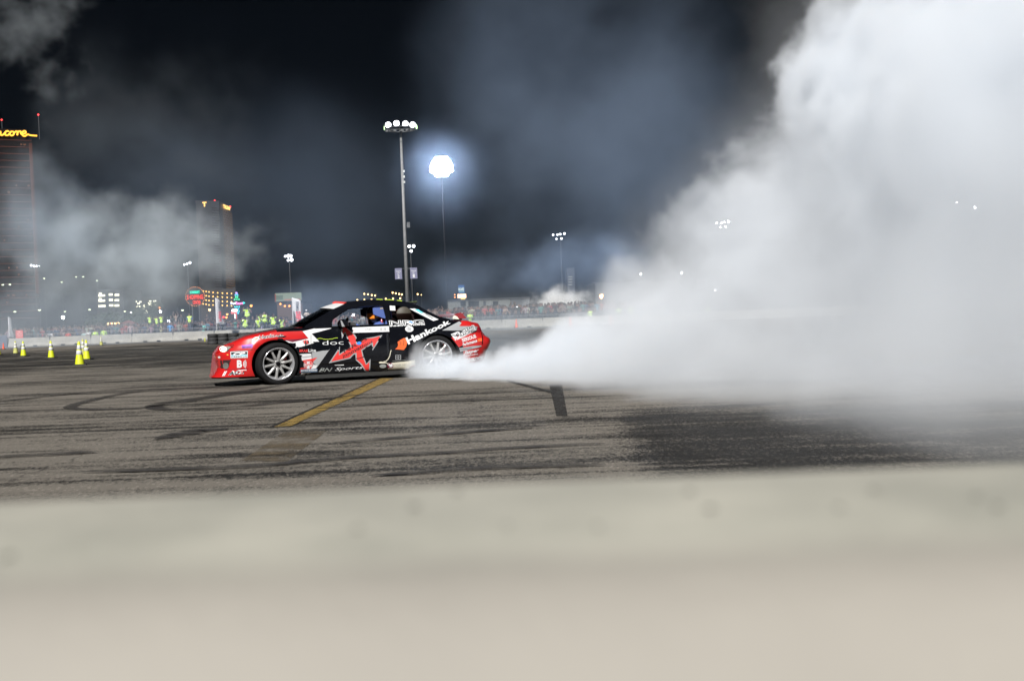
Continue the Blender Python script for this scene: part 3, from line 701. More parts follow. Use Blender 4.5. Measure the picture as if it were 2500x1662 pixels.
# ---- tail
patch('D', [(515, 405), (880, 218), (985, 200), (890, 312), (1390, 320), (1300, 395), (1250, 408)], M_SILVER, .0045, label='silver wedge on the rear wing')
patch('D', [(985, 203), (1335, 208), (1380, 318), (890, 312)], M_RED, .006)
patch('D', [(520, 408), (1290, 405), (1280, 450), (700, 585), (640, 500)], M_BLACK, .0045)
patch('D', [(702, 560), (1280, 440), (1330, 440), (1330, 560), (860, 760), (800, 680)], M_RED, .006)
patch('D', [(698, 485), (850, 425), (900, 440), (1180, 288), (1238, 290), (1268, 400), (1000, 530), (790, 625), (768, 600)], M_WHITE, .0075, 'sticker', 'white tilted sticker above the rear bumper')
stroke('D', [(725, 500), (800, 520), (850, 460), (880, 520)], 20, M_KVINYL, .009, 'sticker'); stroke('D', [(760, 585), (820, 580), (865, 520)], 10, M_RVINYL, .009, 'sticker')
words('MCLEAN', 'D', (905, 480), (1215, 345), 62, M_KVINYL, .009, .02); words('RACING', 'D', (915, 550), (1235, 415), 62, M_KVINYL, .009, .02)
words('SERIOUS', 'D', (945, 655), (1265, 560), 78, M_WHITE, .0085, .04); words('Performance', 'D', (955, 745), (1280, 650), 70, M_WHITE, .0085, .03, .3)
patch('D', [(868, 780), (1180, 735), (1360, 722), (1385, 745), (1290, 772), (1000, 830), (890, 858)], M_SILVER, .0075, label='silver stripe across the rear bumper')
stroke('D', [(880, 812), (1000, 800), (1150, 775)], 8, M_KVINYL, .009)
words('Jasper', 'D', (965, 935), (1325, 880), 95, M_WHITE, .0085, .03, .4); words('INNOVATIVE', 'D', (985, 970), (1300, 925), 34, M_WHITE, .0085, .03)
words('HANKOOK', 'D', (970, 1085), (1465, 1025), 80, M_WHITE, .0085, .06)
patch('D', [(1290, 575), (1385, 570), (1390, 632), (1290, 645)], mat('marker_lamp', (.9, .12, .03), .3, coat=.5), .009, 'side_marker', 'orange-red marker lamp')
patch('D', [(1300, 345), (1430, 335), (1450, 430), (1290, 438)], mat('tail_lamp_red', (.25, .01, .02), .15, coat=.8), .009, 'tail_lamp')
stroke('D', [(1415, 440), (1410, 560), (1395, 700)], 22, M_DARK, .009, 'panel_gap_or_crease')
# ---- front wing and bumper
words('Hankook', 'A', (1150, 418), (1695, 350), 78, M_WHITE, .006, .045, .15, label='white-edged lettering on the front wing'); words('Hankook', 'A', (1158, 412), (1685, 346), 64, M_KVINYL, .0075, .01, .15)
patch('A', [(1000, 428), (1070, 372), (1150, 358), (1148, 420), (1090, 462)], M_WHITE, .006, 'sticker'); patch('A', [(1022, 428), (1080, 388), (1130, 375), (1130, 415), (1085, 448)], M_ORANGE, .0075, 'sticker')
patch('A', [(782, 548), (1025, 514), (1010, 600), (797, 612)], M_PURPLE, .006, 'sticker', 'purple sticker ahead of the wheel arch'); words('NRNERGY', 'A', (800, 606), (1005, 590), 26, M_KVINYL, .0075, .03)
patch('A', [(550, 686), (915, 668), (912, 812), (555, 828)], M_WHITE, .006, 'sticker', 'white rectangular sticker behind the headlight')
patch('A', [(565, 696), (905, 680), (903, 740), (565, 752)], M_KVINYL, .0075, 'sticker'); patch('A', [(565, 762), (903, 748), (903, 768), (565, 780)], M_CYAN, .0075, 'sticker')
words('CP', 'A', (610, 775), (865, 760), 72, M_WHITE, .009, .05, .4); words('CARRILLO', 'A', (568, 818), (902, 804), 34, M_KVINYL, .0075, .01)
words('B', 'A', (690, 1028), (798, 1026), 165, M_WHITE, .006, .05)
for r_ in (72, 46, 22): stroke('A', [(895+math.cos(t)*-r_*1.0, 942-math.sin(t)*r_*1.12) for t in [R(-75+15*i) for i in range(11)]], 14, M_WHITE, .006, 'sticker')
words('//', 'A', (375, 1212), (500, 1192), 95, M_WHITE, .006, .05, .45); words('ACT', 'A', (505, 1195), (900, 1150), 92, M_WHITE, .006, .10, .25); words('AC', 'A', (515, 1190), (750, 1162), 74, M_KVINYL, .0075, .04, .25); words('T', 'A', (765, 1160), (885, 1146), 70, M_RVINYL, .0075, .02, .25)
stroke('A', [(475, 684), (700, 668), (900, 652), (1085, 632)], 9, M_KVINYL, .0045, 'panel_gap_or_crease'); stroke('A', [(215, 1082), (450, 1075), (700, 1058), (930, 1040)], 8, M_MAROON, .0045, 'panel_gap_or_crease')  # maroon line paints the shaded crease of the bumper lip
stroke('B', [(692, 320), (690, 500), (705, 700), (712, 900), (790, 965)], 6, M_KVINYL, .011, 'panel_gap_or_crease')
# headlight
patch('A', [(245, 692), (285, 600), (325, 565), (460, 548), (630, 540), (612, 590), (560, 600), (480, 684), (370, 702)], mat('lamp_housing', (.05, .05, .05), .2, .5, coat=.8), .005, 'headlight_housing')
hl = patch('A', [(262, 690), (300, 606), (340, 574), (470, 556), (545, 560), (560, 596), (470, 672), (370, 695)], mat('headlight_reflector', (.75, .74, .68), .12, .7, coat=1), .009, 'headlight', 'headlight, lit')
patch('A', ell(405, 632, 72, 60, 16), emis('headlight_glow', (1, .93, .75), 2.6), .012, 'lamp_bulb')
# bumper mouth with fog lamp
patch('A', [(168, 884), (350, 872), (565, 856), (540, 905), (518, 1000), (450, 1048), (372, 1052), (290, 990), (220, 925)], mat('intake_black', (.02, .003, .004), .8), .005, 'air_intake')
patch('A', ell(455, 990, 62, 70, 16), mat('fog_lamp_glass', (.22, .22, .20), .15, .4, coat=.8), .009, 'fog_lamp')
patch('A', ell(318, 810, 26, 24, 12), M_WHITE, .006, 'marker'); patch('A', ell(492, 752, 22, 10, 10), mat('yellow_dot', (.8, .5, .1), .5), .006, 'marker'); patch('A', ell(240, 812, 18, 8, 10), mat('yellow_dot'), .006, 'marker'); patch('A', ell(188, 748, 18, 8, 10), mat('yellow_dot'), .006, 'marker')  # white ellipse paints a bumper highlight; the yellow dots are markers
patch('B', [(1190, 965), (1390, 955), (1385, 972), (1200, 975)], M_WHITE, .007, 'sill_reflection_strip')
# front lip splitter and side skirt
def strip_loft(name, us, off, z0, z1, m, inset=.0):
    vs = []
    for u in us:
        y = hit(u, max(z1, .16)) or 0
        for (yy, zz) in ((y-off, z0), (y-off, z1), (y+.08, z1), (y+.08, z0)): vs.append((u, yy+inset, zz))
    n = len(us); fs = []
    for i in range(n-1):
        for j in range(4): fs.append((4*i+j, 4*i+(j+1) % 4, 4*i+4+(j+1) % 4, 4*i+4+j))
    fs += [(0, 1, 2, 3), tuple(reversed(range(4*n-4, 4*n)))]
    return MB().add(vs, fs).build(name, m, car)
strip_loft('side_skirt', [.42+.1*i for i in range(17)], .012, .062, .118, mat('skirt_grey', (.016, .016, .015), .6, var=.2), .012)

# ---- greenhouse
ROOF = [(.44, .865), (.66, .985), (.90, 1.105), (1.12, 1.195), (1.26, 1.228), (1.60, 1.246), (1.90, 1.225), (2.14, 1.188), (2.28, 1.125), (2.44, 1.02), (2.60, .93), (2.76, .892)]
def side_in(z): return .055+max(0, z-.84)*.62
def band(i0, i1, lift=0.0, edge=.0, ny=14):
    vs = []; fs = []; seg = ROOF[i0:i1+1]
    for (u, z) in seg:
        hw = HW-side_in(z)-edge
        for j in range(ny+1):
            t = -1+2*j/ny; bow = 1-t*t
            du = -.13*bow if u < 1.0 else (-.13*bow*(1.26-u)/.26 if u < 1.26 else (.10*bow*(u-2.0)/.76 if u > 2.0 else 0))
            vs.append((u+du, HW+t*hw, z+.028*bow+lift))
    for i in range(len(seg)-1):
        for j in range(ny): a = i*(ny+1)+j; fs.append((a, a+1, a+ny+2, a+ny+1))
    return MB().add(vs, fs)
def solid(o, t, off=-1): s = o.modifiers.new('thickness', 'SOLIDIFY'); s.thickness = t; s.offset = off; return o
M_GLASS = glass_mat('windscreen_glass', (.16, .15, .14), .35); M_GLASS2 = glass_mat('quarter_glass', (.62, .55, .55), .2)
roof = solid(band(3, 8).build('roof', M_BLACK, car, True), .02)
solid(band(0, 3, -.004).build('windscreen', M_GLASS, car, True), .005)
solid(band(8, 11, -.004).build('rear_window', M_GLASS, car, True), .005)
# banner across the top of the windscreen
vs = []
for (u, z) in ((.93, 1.122), (1.02, 1.158), (1.11, 1.194)):
    hw = HW-side_in(z)-.02
    for j in range(13):
        t = -1+2*j/12; bow = 1-t*t; vs.append((u-.13*bow*(1 if u < 1 else (1.26-u)/.26), HW+t*hw, z+.028*bow+.008))
solid(MB().add(vs, [(i*13+j, i*13+j+1, (i+1)*13+j+1, (i+1)*13+j) for i in range(2) for j in range(12)]).build('windscreen_banner', M_WHITE, car), .003)
MB().add([(1.09, .30, 1.212), (1.145, .30, 1.226), (1.145, 1.43, 1.226), (1.09, 1.43, 1.212), (1.0, .87, 1.245), (1.05, .87, 1.262)], [(0, 1, 5, 4), (4, 5, 2, 3)]).build('red_banner_backlight', emis('red_backlight_glow', (1, .08, .06), .8), car)  # backlight through the banner top added as a glowing red strip
# side frames with their window openings
def side_y(z, far): y = side_in(z); return 2*HW-y if far else y
def side_frame(name, outline, holes, m, lift=0.0, th=.03):
    pts = []; edges = []
    def ring(q, st=.05):
        s0 = len(pts); n = len(q)
        for i in range(n):
            a, b = Vector(q[i]), Vector(q[(i+1) % n]); k = max(1, int((b-a).length/st))
            for j in range(k): pts.append(a+(b-a)*(j/k))
        m_ = len(pts)-s0; edges.extend([(s0+i, s0+(i+1) % m_) for i in range(m_)])
    ring(outline)
    for h in holes: ring(h)
    r = delaunay_2d_cdt([Vector(p) for p in pts], edges, [], 1, 1e-5)
    def inside(p, poly):
        c = False; n = len(poly)
        for i in range(n):
            a, b = poly[i], poly[(i+1) % n]
            if (a[1] > p[1]) != (b[1] > p[1]) and p[0] < (b[0]-a[0])*(p[1]-a[1])/(b[1]-a[1])+a[0]: c = not c
        return c
    fs = []
    for f in r[2]:
        c = sum((Vector(r[0][i]) for i in f), Vector((0, 0)))/len(f)
        if not any(inside(c, h) for h in holes): fs.append(tuple(f))
    for far in (False, True):
        mb = MB().add([(x, side_y(z, far)+(lift if far else -lift), z) for x, z in r[0]], fs)
        o = mb.build(name, m, car); solid(o, th, 0)
OUT = [(.43, .835), (.45, .875), (.66, .99), (.90, 1.112), (1.12, 1.202), (1.26, 1.232), (1.60, 1.247), (1.90, 1.228), (2.14, 1.19), (2.28, 1.128), (2.44, 1.022), (2.60, .935), (2.76, .89), (2.76, .87), (2.3, .87), (1.75, .838), (.9, .83)]
DOORW = [(.845, .852), (.895, .965), (.98, 1.02), (1.074, 1.075), (1.16, 1.118), (1.42, 1.148), (1.705, 1.152), (1.735, .852)]
QW = [(1.80, 1.158), (1.96, 1.142), (2.121, 1.086), (2.25, .985), (2.355, .905), (1.80, .868)]
side_frame('side_frame', OUT, [DOORW, QW], M_BLACK)
def pane(name, poly, m, far, th=.004):
    o = MB().add([(x, side_y(z, far), z) for x, z in poly], [tuple(range(len(poly)))]).build(name, m, car); return solid(o, th, 0)
for far in (False, True): pane('quarter_window', QW, M_GLASS2, far)
# pieces stuck on or seen at the side of the cabin
def cab_piece(name, k, pts, m, label=None, lift=.022, wg=.15):
    q = SQ(k, pts, wg); o = MB().add([(u, side_in(z)-lift, z) for u, z in q], [tuple(range(len(q)))]).build(name, m, car); solid(o, .003, 0)
    if label: o['label'] = label
    return o
cab_piece('sticker', 'G', [(525, 255), (655, 262), (650, 375), (522, 368)], M_WHITE, 'white square sticker at the corner of the quarter window')
cab_piece('sticker', 'G', [(990, 330), (1120, 325), (1650, 590), (1520, 625)], M_WHITE, 'long white strip on the rear pillar')
cab_piece('sticker', 'G', [(1110, 345), (1200, 350), (1310, 425), (1250, 440)], M_CYAN, 'sky blue patch on the pillar strip', .027)
cab_piece('sticker', 'G', [(1330, 450), (1370, 450), (1540, 560), (1500, 570)], M_GREYV, None, .027)
cab_piece('roof_lettering', 'E', [(1650, 200), (2180, 155), (2150, 205), (1700, 220)], M_WHITE, 'white lettering strip on the roof edge', .012, .22)
# roof spoiler over the rear window, gutter highlights drawn as lime tubes
MB().add([(2.08, .36, 1.19), (2.08, 1.37, 1.19), (2.30, 1.35, 1.205), (2.30, .38, 1.205), (2.10, .36, 1.165), (2.10, 1.37, 1.165), (2.28, 1.35, 1.125), (2.28, .38, 1.125)],
         [(0, 1, 2, 3), (4, 7, 6, 5), (0, 3, 7, 4), (1, 5, 6, 2), (3, 2, 6, 7), (0, 4, 5, 1)]).build('roof_spoiler', M_BLACK, car)
MB().add([(2.09, .355, 1.194), (2.09, .375, 1.196), (2.30, .395, 1.211), (2.30, .375, 1.209)], [(0, 1, 2, 3)]).build('spoiler_edge', M_LIME, car)
for a, b in ((1.62, 1.72), (1.76, 1.90), (1.95, 2.03)):
    za, zb = lerp(a, ROOF), lerp(b, ROOF); MB().tube((a, side_in(za)-.005, za+.014), (b, side_in(zb)-.005, zb+.014), .007, n=6).build('gutter_highlight', M_LIME, car)
# boot lid wing
wg = MB()
for y in (.22, 1.51): MB().box((2.93, y, .91), (.14, .02, .10)).build('wing_support', M_BLACK, car)
MB().add([(2.84, .14, .945), (2.84, 1.59, .945), (3.02, 1.59, .975), (3.02, .14, .975), (2.84, .14, .955), (2.84, 1.59, .955), (3.02, 1.59, .992), (3.02, .14, .992)],
         [(0, 3, 2, 1), (4, 5, 6, 7), (0, 1, 5, 4), (3, 7, 6, 2), (0, 4, 7, 3), (1, 2, 6, 5)]).build('rear_wing', mat('dark_red_paint', (.2, .01, .015), .3, coat=.5), car)
MB().add([(2.83, .13, .90), (2.98, .13, .90), (3.06, .13, .90), (2.97, .13, 1.0), (2.86, .13, .985)], [(0, 1, 2, 3, 4)]).build('wing_end_plate', mat('dark_red_paint'), car)
cab_piece('sticker', 'G', [(1985, 575), (2000, 520), (2050, 490), (2110, 530), (2140, 585)], M_CREAM, None, .03, .14)
# side mirrors
for far in (False, True):
    mm = MB()
    s = 1 if far else -1; y0 = 2*HW-.06 if far else .06
    prof = [(-.07, .845), (-.085, .90), (-.055, .95), (.02, .965), (.07, .94), (.085, .88), (.075, .85)]
    vs = [(1.02+a, y0+s*.02, z) for a, z in prof]+[(1.02+a*.9, y0+s*.20, .83+(z-.83)*.9) for a, z in prof]; n = len(prof)
    mm.add(vs, [tuple(range(n)), tuple(reversed(range(n, 2*n)))]+[(i, (i+1) % n, n+(i+1) % n, n+i) for i in range(n)])
    o = mm.build('side_mirror', M_BLACK, car); bv = o.modifiers.new('bevel', 'BEVEL'); bv.width = .015; bv.segments = 2
    if not far:
        MB().add([(.985, y0-.204, .845), (1.03, y0-.204, .845), (.985, y0-.204, .94), (.965, y0-.204, .94)], [(0, 1, 2, 3)]).build('mirror_stripe', M_SILVER, o)
# roll cage
cg = MB()
for y in (.30, 1.43):
    cg.path([(.55, y-.08, .42), (.66, y-.08, .86), (1.10, y+.04, 1.14), (1.68, y+.04, 1.18), (1.72, y-.04, .42)], .02, 8); cg.path([(1.70, y+.04, 1.17), (2.45, y, .86)], .02, 8)
cg.path([(1.68, .34, 1.18), (1.68, 1.39, 1.18)], .02, 8); cg.path([(1.72, .30, .8), (1.72, 1.43, .8)], .02, 8); cg.path([(1.69, .34, 1.17), (2.3, 1.4, .8)], .02, 8); cg.path([(1.10, .34, 1.14), (1.10, 1.39, 1.14)], .02, 8)
cg.build('roll_cage', mat('cage_red', (.22, .015, .03), .4, coat=.3), car, True)
MB().box((2.03, .55, 1.0), (.05, .05, .26)).build('cage_post', mat('post_red', (.55, .05, .06), .4), car)
fan = MB().lathe([(0.001, 0), (.12, 0), (.125, .01), (.125, .04), (.10, .05), (0.001, .05)], 24, 'y').build('extraction_duct', mat('duct_dark', (.05, .042, .03), .6), car, True); fan.location = (2.03, .165, 1.0)
bt = MB().lathe([(0.001, 0), (.045, 0), (.04, .05), (.028, .10), (.045, .12), (.045, .15), (.02, .20), (0.001, .205)], 16).build('bottle', M_WHITE, car, True); bt.location = (2.19, .30, .86)
# dashboard, seats, steering wheel
ds = MB().box((.80, HW, .72), (.34, 1.36, .20)).build('dashboard', M_DARK, car); bv = ds.modifiers.new('bevel', 'BEVEL'); bv.width = .05; bv.segments = 3
st = MB().lathe([(.15+.013*math.cos(a), .013*math.sin(a)) for a in [i*math.pi/4 for i in range(8)]], 24, 'z', close=True)
for a in (0, 2.1, 4.2): st.tube((0, 0, 0), (.15*math.cos(a), .15*math.sin(a), 0), .012, n=6)
sw = st.build('steering_wheel', M_KVINYL, car, True); sw.location = (1.12, .48, .84); sw.rotation_euler = (0, R(-68), 0)
def seat(y, m):
    e = bpy.data.objects.new('bucket_seat', None); COL.objects.link(e); e.parent = car; e.location = (1.58, y, .40)
    MB().add([(-.30, -.24, .0), (.18, -.24, .0), (.18, .24, .0), (-.30, .24, .0), (-.32, -.24, .16), (.18, -.24, .08), (.18, .24, .08), (-.32, .24, .16)], [(3, 2, 1, 0), (4, 5, 6, 7), (0, 1, 5, 4), (1, 2, 6, 5), (2, 3, 7, 6), (3, 0, 4, 7)]).build('seat_cushion', m, e)
    MB().add([(.10, -.24, .05), (.20, -.24, .05), (.20, .24, .05), (.10, .24, .05), (.22, -.2, .78), (.30, -.2, .78), (.30, .2, .78), (.22, .2, .78)], [(3, 2, 1, 0), (4, 5, 6, 7), (0, 1, 5, 4), (1, 2, 6, 5), (2, 3, 7, 6), (3, 0, 4, 7)]).build('backrest', m, e)
    for s in (-1, 1):
        w = MB().add([(.27, s*.21, .52), (.29, s*.21, .76), (.10, s*.21, .775), (-.03, s*.21, .72), (-.02, s*.21, .62), (.12, s*.21, .56)], [(0, 1, 2, 3, 4, 5)]).build('head_bolster', m, e); solid(w, .05, 0)
        if s < 0: flat_text('SPARCO', .10, .022, w, mat('gold_print', (.6, .45, .12), .4), (.09, s*.21-.028, .70))
seat(.50, mat('seat_blue', (.06, .10, .30), .7)); seat(1.23, mat('seat_black', (.02, .02, .022), .8))

# ---- wheels
def wheel(u, far, steer, camber=0.0, squash=0.0):
    e = bpy.data.objects.new('wheel', None); COL.objects.link(e); e.parent = car
    e.location = (u, (2*HW-.125) if far else .125, .322); e.rotation_euler = (R(camber) if not far else R(-camber), 0, R(steer)+(math.pi if far else 0))
    ty = [(.245, -.112), (.262, -.122), (.295, -.124), (.312, -.112), (.3225, -.092), (.325, -.04), (.325, .04), (.3225, .092), (.312, .112), (.295, .124), (.262, .122), (.245, .112)]
    MB().lathe(ty, 56, 'y').build('tyre', M_TYRE, e, True)
    rim = [(.247, -.117), (.250, -.124), (.243, -.126), (.233, -.116), (.221, -.092), (.212, -.075), (.206, -.05), (.203, .10), (.235, .115), (.247, .115)]
    r = MB().lathe(rim, 56, 'y').build('rim', M_LIP, e, True)
    sp = MB()
    for i in range(10):
        a = 2*math.pi*i/10+.16; ca, sa = math.cos(a), math.sin(a); px_, pz_ = -sa, ca; pts = []
        for (rr, w, y0, y1) in ((.045, .022, -.080, -.03), (.10, .019, -.095, -.045), (.17, .0145, -.100, -.055), (.222, .021, -.098, -.05)):
            for (s, yy) in ((-1, y1), (-1, y0+.006), (-.5, y0), (.5, y0), (1, y0+.006), (1, y1)): pts.append((rr*ca+px_*w*s, yy, rr*sa+pz_*w*s))
        fs = [(6*q+j, 6*q+(j+1) % 6, 6*q+6+(j+1) % 6, 6*q+6+j) for q in range(3) for j in range(6)]+[(18, 19, 20, 21, 22, 23)]
        s_ = MB().add(pts, fs).build('spoke', M_SPOKE, r)
    MB().lathe([(.062, -.03), (.062, -.075), (.052, -.084), (.034, -.086)], 24, 'y').build('hub', M_SPOKE, r, True)
    MB().lathe([(.034, -.03), (.034, -.094), (.026, -.098), (0.001, -.098)], 20, 'y').build('centre_cap', M_DARK, r, True)
    nt_ = MB()
    for i in range(5):
        a = 2*math.pi*i/5; nt_.tube((.05*math.cos(a), -.08, .05*math.sin(a)), (.05*math.cos(a), -.10, .05*math.sin(a)), .007, n=6)
    nt_.build('wheel_nut', M_DARK, r)['kind'] = 'stuff'
    MB().lathe([(.06, -.01), (.15, -.01), (.15, .015), (.06, .015)], 32, 'y', close=True).build('brake_disc', mat('disc_iron', (.08, .08, .085), .4, .8), e, True)
    MB().box((.12, .0, .05), (.06, .05, .12)).build('brake_caliper', mat('caliper_red', (.3, .02, .02), .4), e)
    return e
wheel(0, False, 12.0, 3.0); wheel(0, True, 12.0, 3.0); wheel(WB, False, 0); wheel(WB, True, 0)
# underbody
MB().box((1.25, HW, .16), (3.6, 1.25, .10)).build('floor_pan', M_DARK, car)

# =====================================================================
# PEOPLE
# =====================================================================
M_SKIN = mat('skin', (.16, .10, .08), .7, var=.1); M_HAIR = mat('dark_hair', (.02, .015, .012), .8); M_SHIRT = objcol_mat('shirt'); M_TROUS = mat('dark_trousers', (.025, .03, .045), .9)
M_SHOE = mat('shoe', (.02, .02, .02), .8)
# joints of a standing figure 1.74 m tall facing -Y ; arms differ by pose
BASEJ = {'pelvis': (0, 0, .95), 'waist': (0, 0, 1.08), 'chest': (0, 0, 1.32), 'neck': (0, 0, 1.47), 'chin': (0, -.01, 1.54), 'head': (0, -.015, 1.63), 'crown': (0, 0, 1.71)}
RADJ = {'pelvis': .15, 'waist': .125, 'chest': .155, 'neck': .055, 'chin': .07, 'head': .092, 'crown': .055}
def figure(pose, levels=1, lean=0.0, crouch=0.0):
    J = dict(BASEJ); Rr = dict(RADJ); E_ = [('pelvis', 'waist'), ('waist', 'chest'), ('chest', 'neck'), ('neck', 'chin'), ('chin', 'head'), ('head', 'crown')]
    arms = {'down': [(.20, 0, 1.40), (.25, .01, 1.14), (.25, -.05, .90), (.25, -.07, .83)],
            'phone': [(.20, 0, 1.40), (.29, -.12, 1.22), (.14, -.32, 1.50), (.09, -.36, 1.58)],
            'camera': [(.20, 0, 1.40), (.30, -.10, 1.17), (.15, -.26, 1.50), (.08, -.24, 1.60)],
            'crossed': [(.20, 0, 1.40), (.25, -.06, 1.15), (.06, -.24, 1.19), (-.05, -.22, 1.21)],
            'up': [(.20, 0, 1.40), (.27, -.10, 1.62), (.16, -.20, 1.84), (.12, -.22, 1.92)],
            'rail': [(.20, 0, 1.40), (.26, -.10, 1.16), (.20, -.34, 1.12), (.18, -.42, 1.10)]}
    for s, nm in ((1, 'l'), (-1, 'r')):
        p = pose if isinstance(pose, str) else pose[0 if s > 0 else 1]
        prev = 'chest'
        for i, q in enumerate(arms[p]):
            J[nm+str(i)] = (q[0]*s, q[1], q[2]); Rr[nm+str(i)] = (.062, .05, .036, .034)[i]; E_.append((prev, nm+str(i))); prev = nm+str(i)
        prev = 'pelvis'
        legs = [(.10, 0, .90), (.11, -.02-.25*crouch, .50), (.12, .02, .09), (.13, -.12, .04)]
        for i, q in enumerate(legs):
            J[nm+'g'+str(i)] = (q[0]*s, q[1], q[2]); Rr[nm+'g'+str(i)] = (.095, .062, .045, .04)[i]; E_.append((prev, nm+'g'+str(i))); prev = nm+'g'+str(i)
    if crouch or lean:
        for k, q in J.items():
            if 'g' in k and k[1:] != 'g0' : continue
            z = q[2]-.30*crouch; d = max(0, q[2]-.95); J[k] = (q[0], q[1]-d*lean, z)
    names = list(J); idx = {k: i for i, k in enumerate(names)}
    me = bpy.data.meshes.new('person'); me.from_pydata([J[k] for k in names], [(idx[a], idx[b]) for a, b in E_], [])
    o = bpy.data.objects.new('f', me); COL.objects.link(o); o.modifiers.new('skin', 'SKIN')
    sv = me.skin_vertices[0].data
    for k in names:
        r = Rr[k]; sv[idx[k]].radius = (r, r*.72) if k in ('pelvis', 'waist', 'chest') else (r, r)
    sv[idx['pelvis']].use_root = True
    if levels: o.modifiers.new('sub', 'SUBSURF').levels = levels; o.modifiers['sub'].render_levels = levels
    out = modified_mesh(o); bpy.data.objects.remove(o); bpy.data.meshes.remove(me)
    segs = [(a, b) for a, b in E_]
    def dist(p, a, b):
        a, b = Vector(a), Vector(b); ab = b-a; t = max(0, min(1, (p-a).dot(ab)/max(ab.length_squared, 1e-9))); return (p-a-ab*t).length
    for p in out.polygons:
        c = p.center; best = min(segs, key=lambda s: dist(c, J[s[0]], J[s[1]])/max(.05, (Rr[s[0]]+Rr[s[1]])/2)); b = best[1]
        if b in ('chin', 'head', 'crown', 'neck'):
            hz = J['head'][2]; m = 1 if (c.z > hz+.035 or (c.y > J['head'][1]+.035 and c.z > hz-.06)) else 0
            if b == 'neck' and c.z < J['neck'][2]-.01: m = 2
        elif b in ('l2', 'l3', 'r2', 'r3'): m = 0
        elif 'g' in b: m = 4 if b.endswith('3') else 3
        else: m = 2
        p.material_index = m
        p.use_smooth = True
    for m in (M_SKIN, M_HAIR, M_SHIRT, M_TROUS, M_SHOE): out.materials.append(m)
    return out, J
POSES = [('down', 0), ('phone', 0), ('crossed', 0), ('rail', 0), (('phone', 'down'), 0), (('rail', 'crossed'), .1), ('up', 0), ('camera', .08)]
FIG = [figure(p, 1, l) for p, l in POSES]
def cap_me():
    return MB().lathe([(.115, 0), (.112, .04), (.085, .085), (.03, .105), (0.001, .107)], 16).add([(-.08, -.09, .005), (.08, -.09, .005), (.07, -.20, -.005), (-.07, -.20, -.005), (-.08, -.09, .015), (.08, -.09, .015), (.07, -.20, .005), (-.07, -.20, .005)], [(3, 2, 1, 0), (4, 5, 6, 7), (0, 1, 5, 4), (1, 2, 6, 5), (2, 3, 7, 6), (3, 0, 4, 7)]).mesh('cap')
CAP = cap_me(); CAP.materials.append(objcol_mat('cap_cloth'))
def person(i, loc, rz, shirt, label, group=None, s=1.0, cap=None):
    o = link('person', FIG[i][0]); o.location = loc; o.rotation_euler = (0, 0, rz); o.scale = (s, s, s); o.color = (*shirt, 1)
    tag(o, label, 'person', group)
    if cap is not None:
        h = FIG[i][1]['head']; c = link('cap', CAP, o); c.location = (h[0], h[1], h[2]+.035); c.color = (*cap, 1)
    return o
# reflective safety vest: a shell over the torso of the figure
M_HIVIS = mat('hi_vis_yellow', (.46, .72, .02), .6, emit=0, var=.1); M_REFL = mat('reflective_tape', (.62, .64, .62), .3)
def vest_mesh(i):
    me = FIG[i][0]; bm_ = bmesh.new(); bm_.from_mesh(me); bm_.normal_update()
    dele = [f for f in bm_.faces if not (f.material_index == 2 and .84 < f.calc_center_median().z < 1.46 and abs(f.calc_center_median().x) < .185 and f.calc_center_median().y > -.2)]
    bmesh.ops.delete(bm_, geom=dele, context='FACES')
    for v in bm_.verts: v.co += v.normal*.022; v.co.x *= 1.06
    bmesh.ops.subdivide_edges(bm_, edges=bm_.edges[:], cuts=2, use_grid_fill=True)
    for f in bm_.faces:
        c = f.calc_center_median(); f.material_index = 1 if (abs(c.z-1.06) < .022 or abs(c.z-1.20) < .022 or (abs(abs(c.x)-.115) < .02 and c.z > 1.2)) else 0
    out = bpy.data.meshes.new('vest'); bm_.to_mesh(out); bm_.free(); out.materials.append(M_HIVIS); out.materials.append(M_REFL); return out
VEST = {i: vest_mesh(i) for i in (0, 1, 2, 4, 7)}
CAMM = MB().box((0, 0, 0), (.15, .08, .11)).lathe([(.001, -.04), (.04, -.04), (.045, -.16), (.001, -.16)], 14, 'y').box((0, 0, .065), (.06, .06, .03)).mesh('camera'); CAMM.materials.append(M_DARK)
def vest_person(i, loc, rz, shirt, label, group=None, s=1.0, cap=None, camera=False):
    o = person(i, loc, rz, shirt, label, group, s, cap); link('safety_vest', VEST[i], o)
    if s > 1.1: o.scale = (s*1.22, s*1.15, s)
    if camera:
        c = link('photo_camera', CAMM); c.location = Vector(loc)+Matrix.Rotation(rz, 3, 'Z') @ Vector((0, -.22, 1.60*s)); c.rotation_euler = (0, 0, rz); c.scale = (s, s, s)
        tag(c, 'camera held by the '+' '.join(label.split()[:12]), 'camera')
    return o
PY = 97.6
def feet(px, py_head, Y, s=1.0):
    """where someone stands whose head top is seen at that height"""
    p = at(px, py_head, Y); return Vector((p.x, Y, p.z-1.76*s))
riser = MB().box((0, 0, .2), (9.0, 2.4, .4)).box((0, -1.0, .45), (9.0, .06, .06))
rs = riser.build('photographer_riser', mat('riser_black', (.02, .02, .02), .8)); rs.location = (at(642, 770, PY).x, PY, 0); tag(rs, 'low black stand the photographers in yellow vests stand on', 'stand')
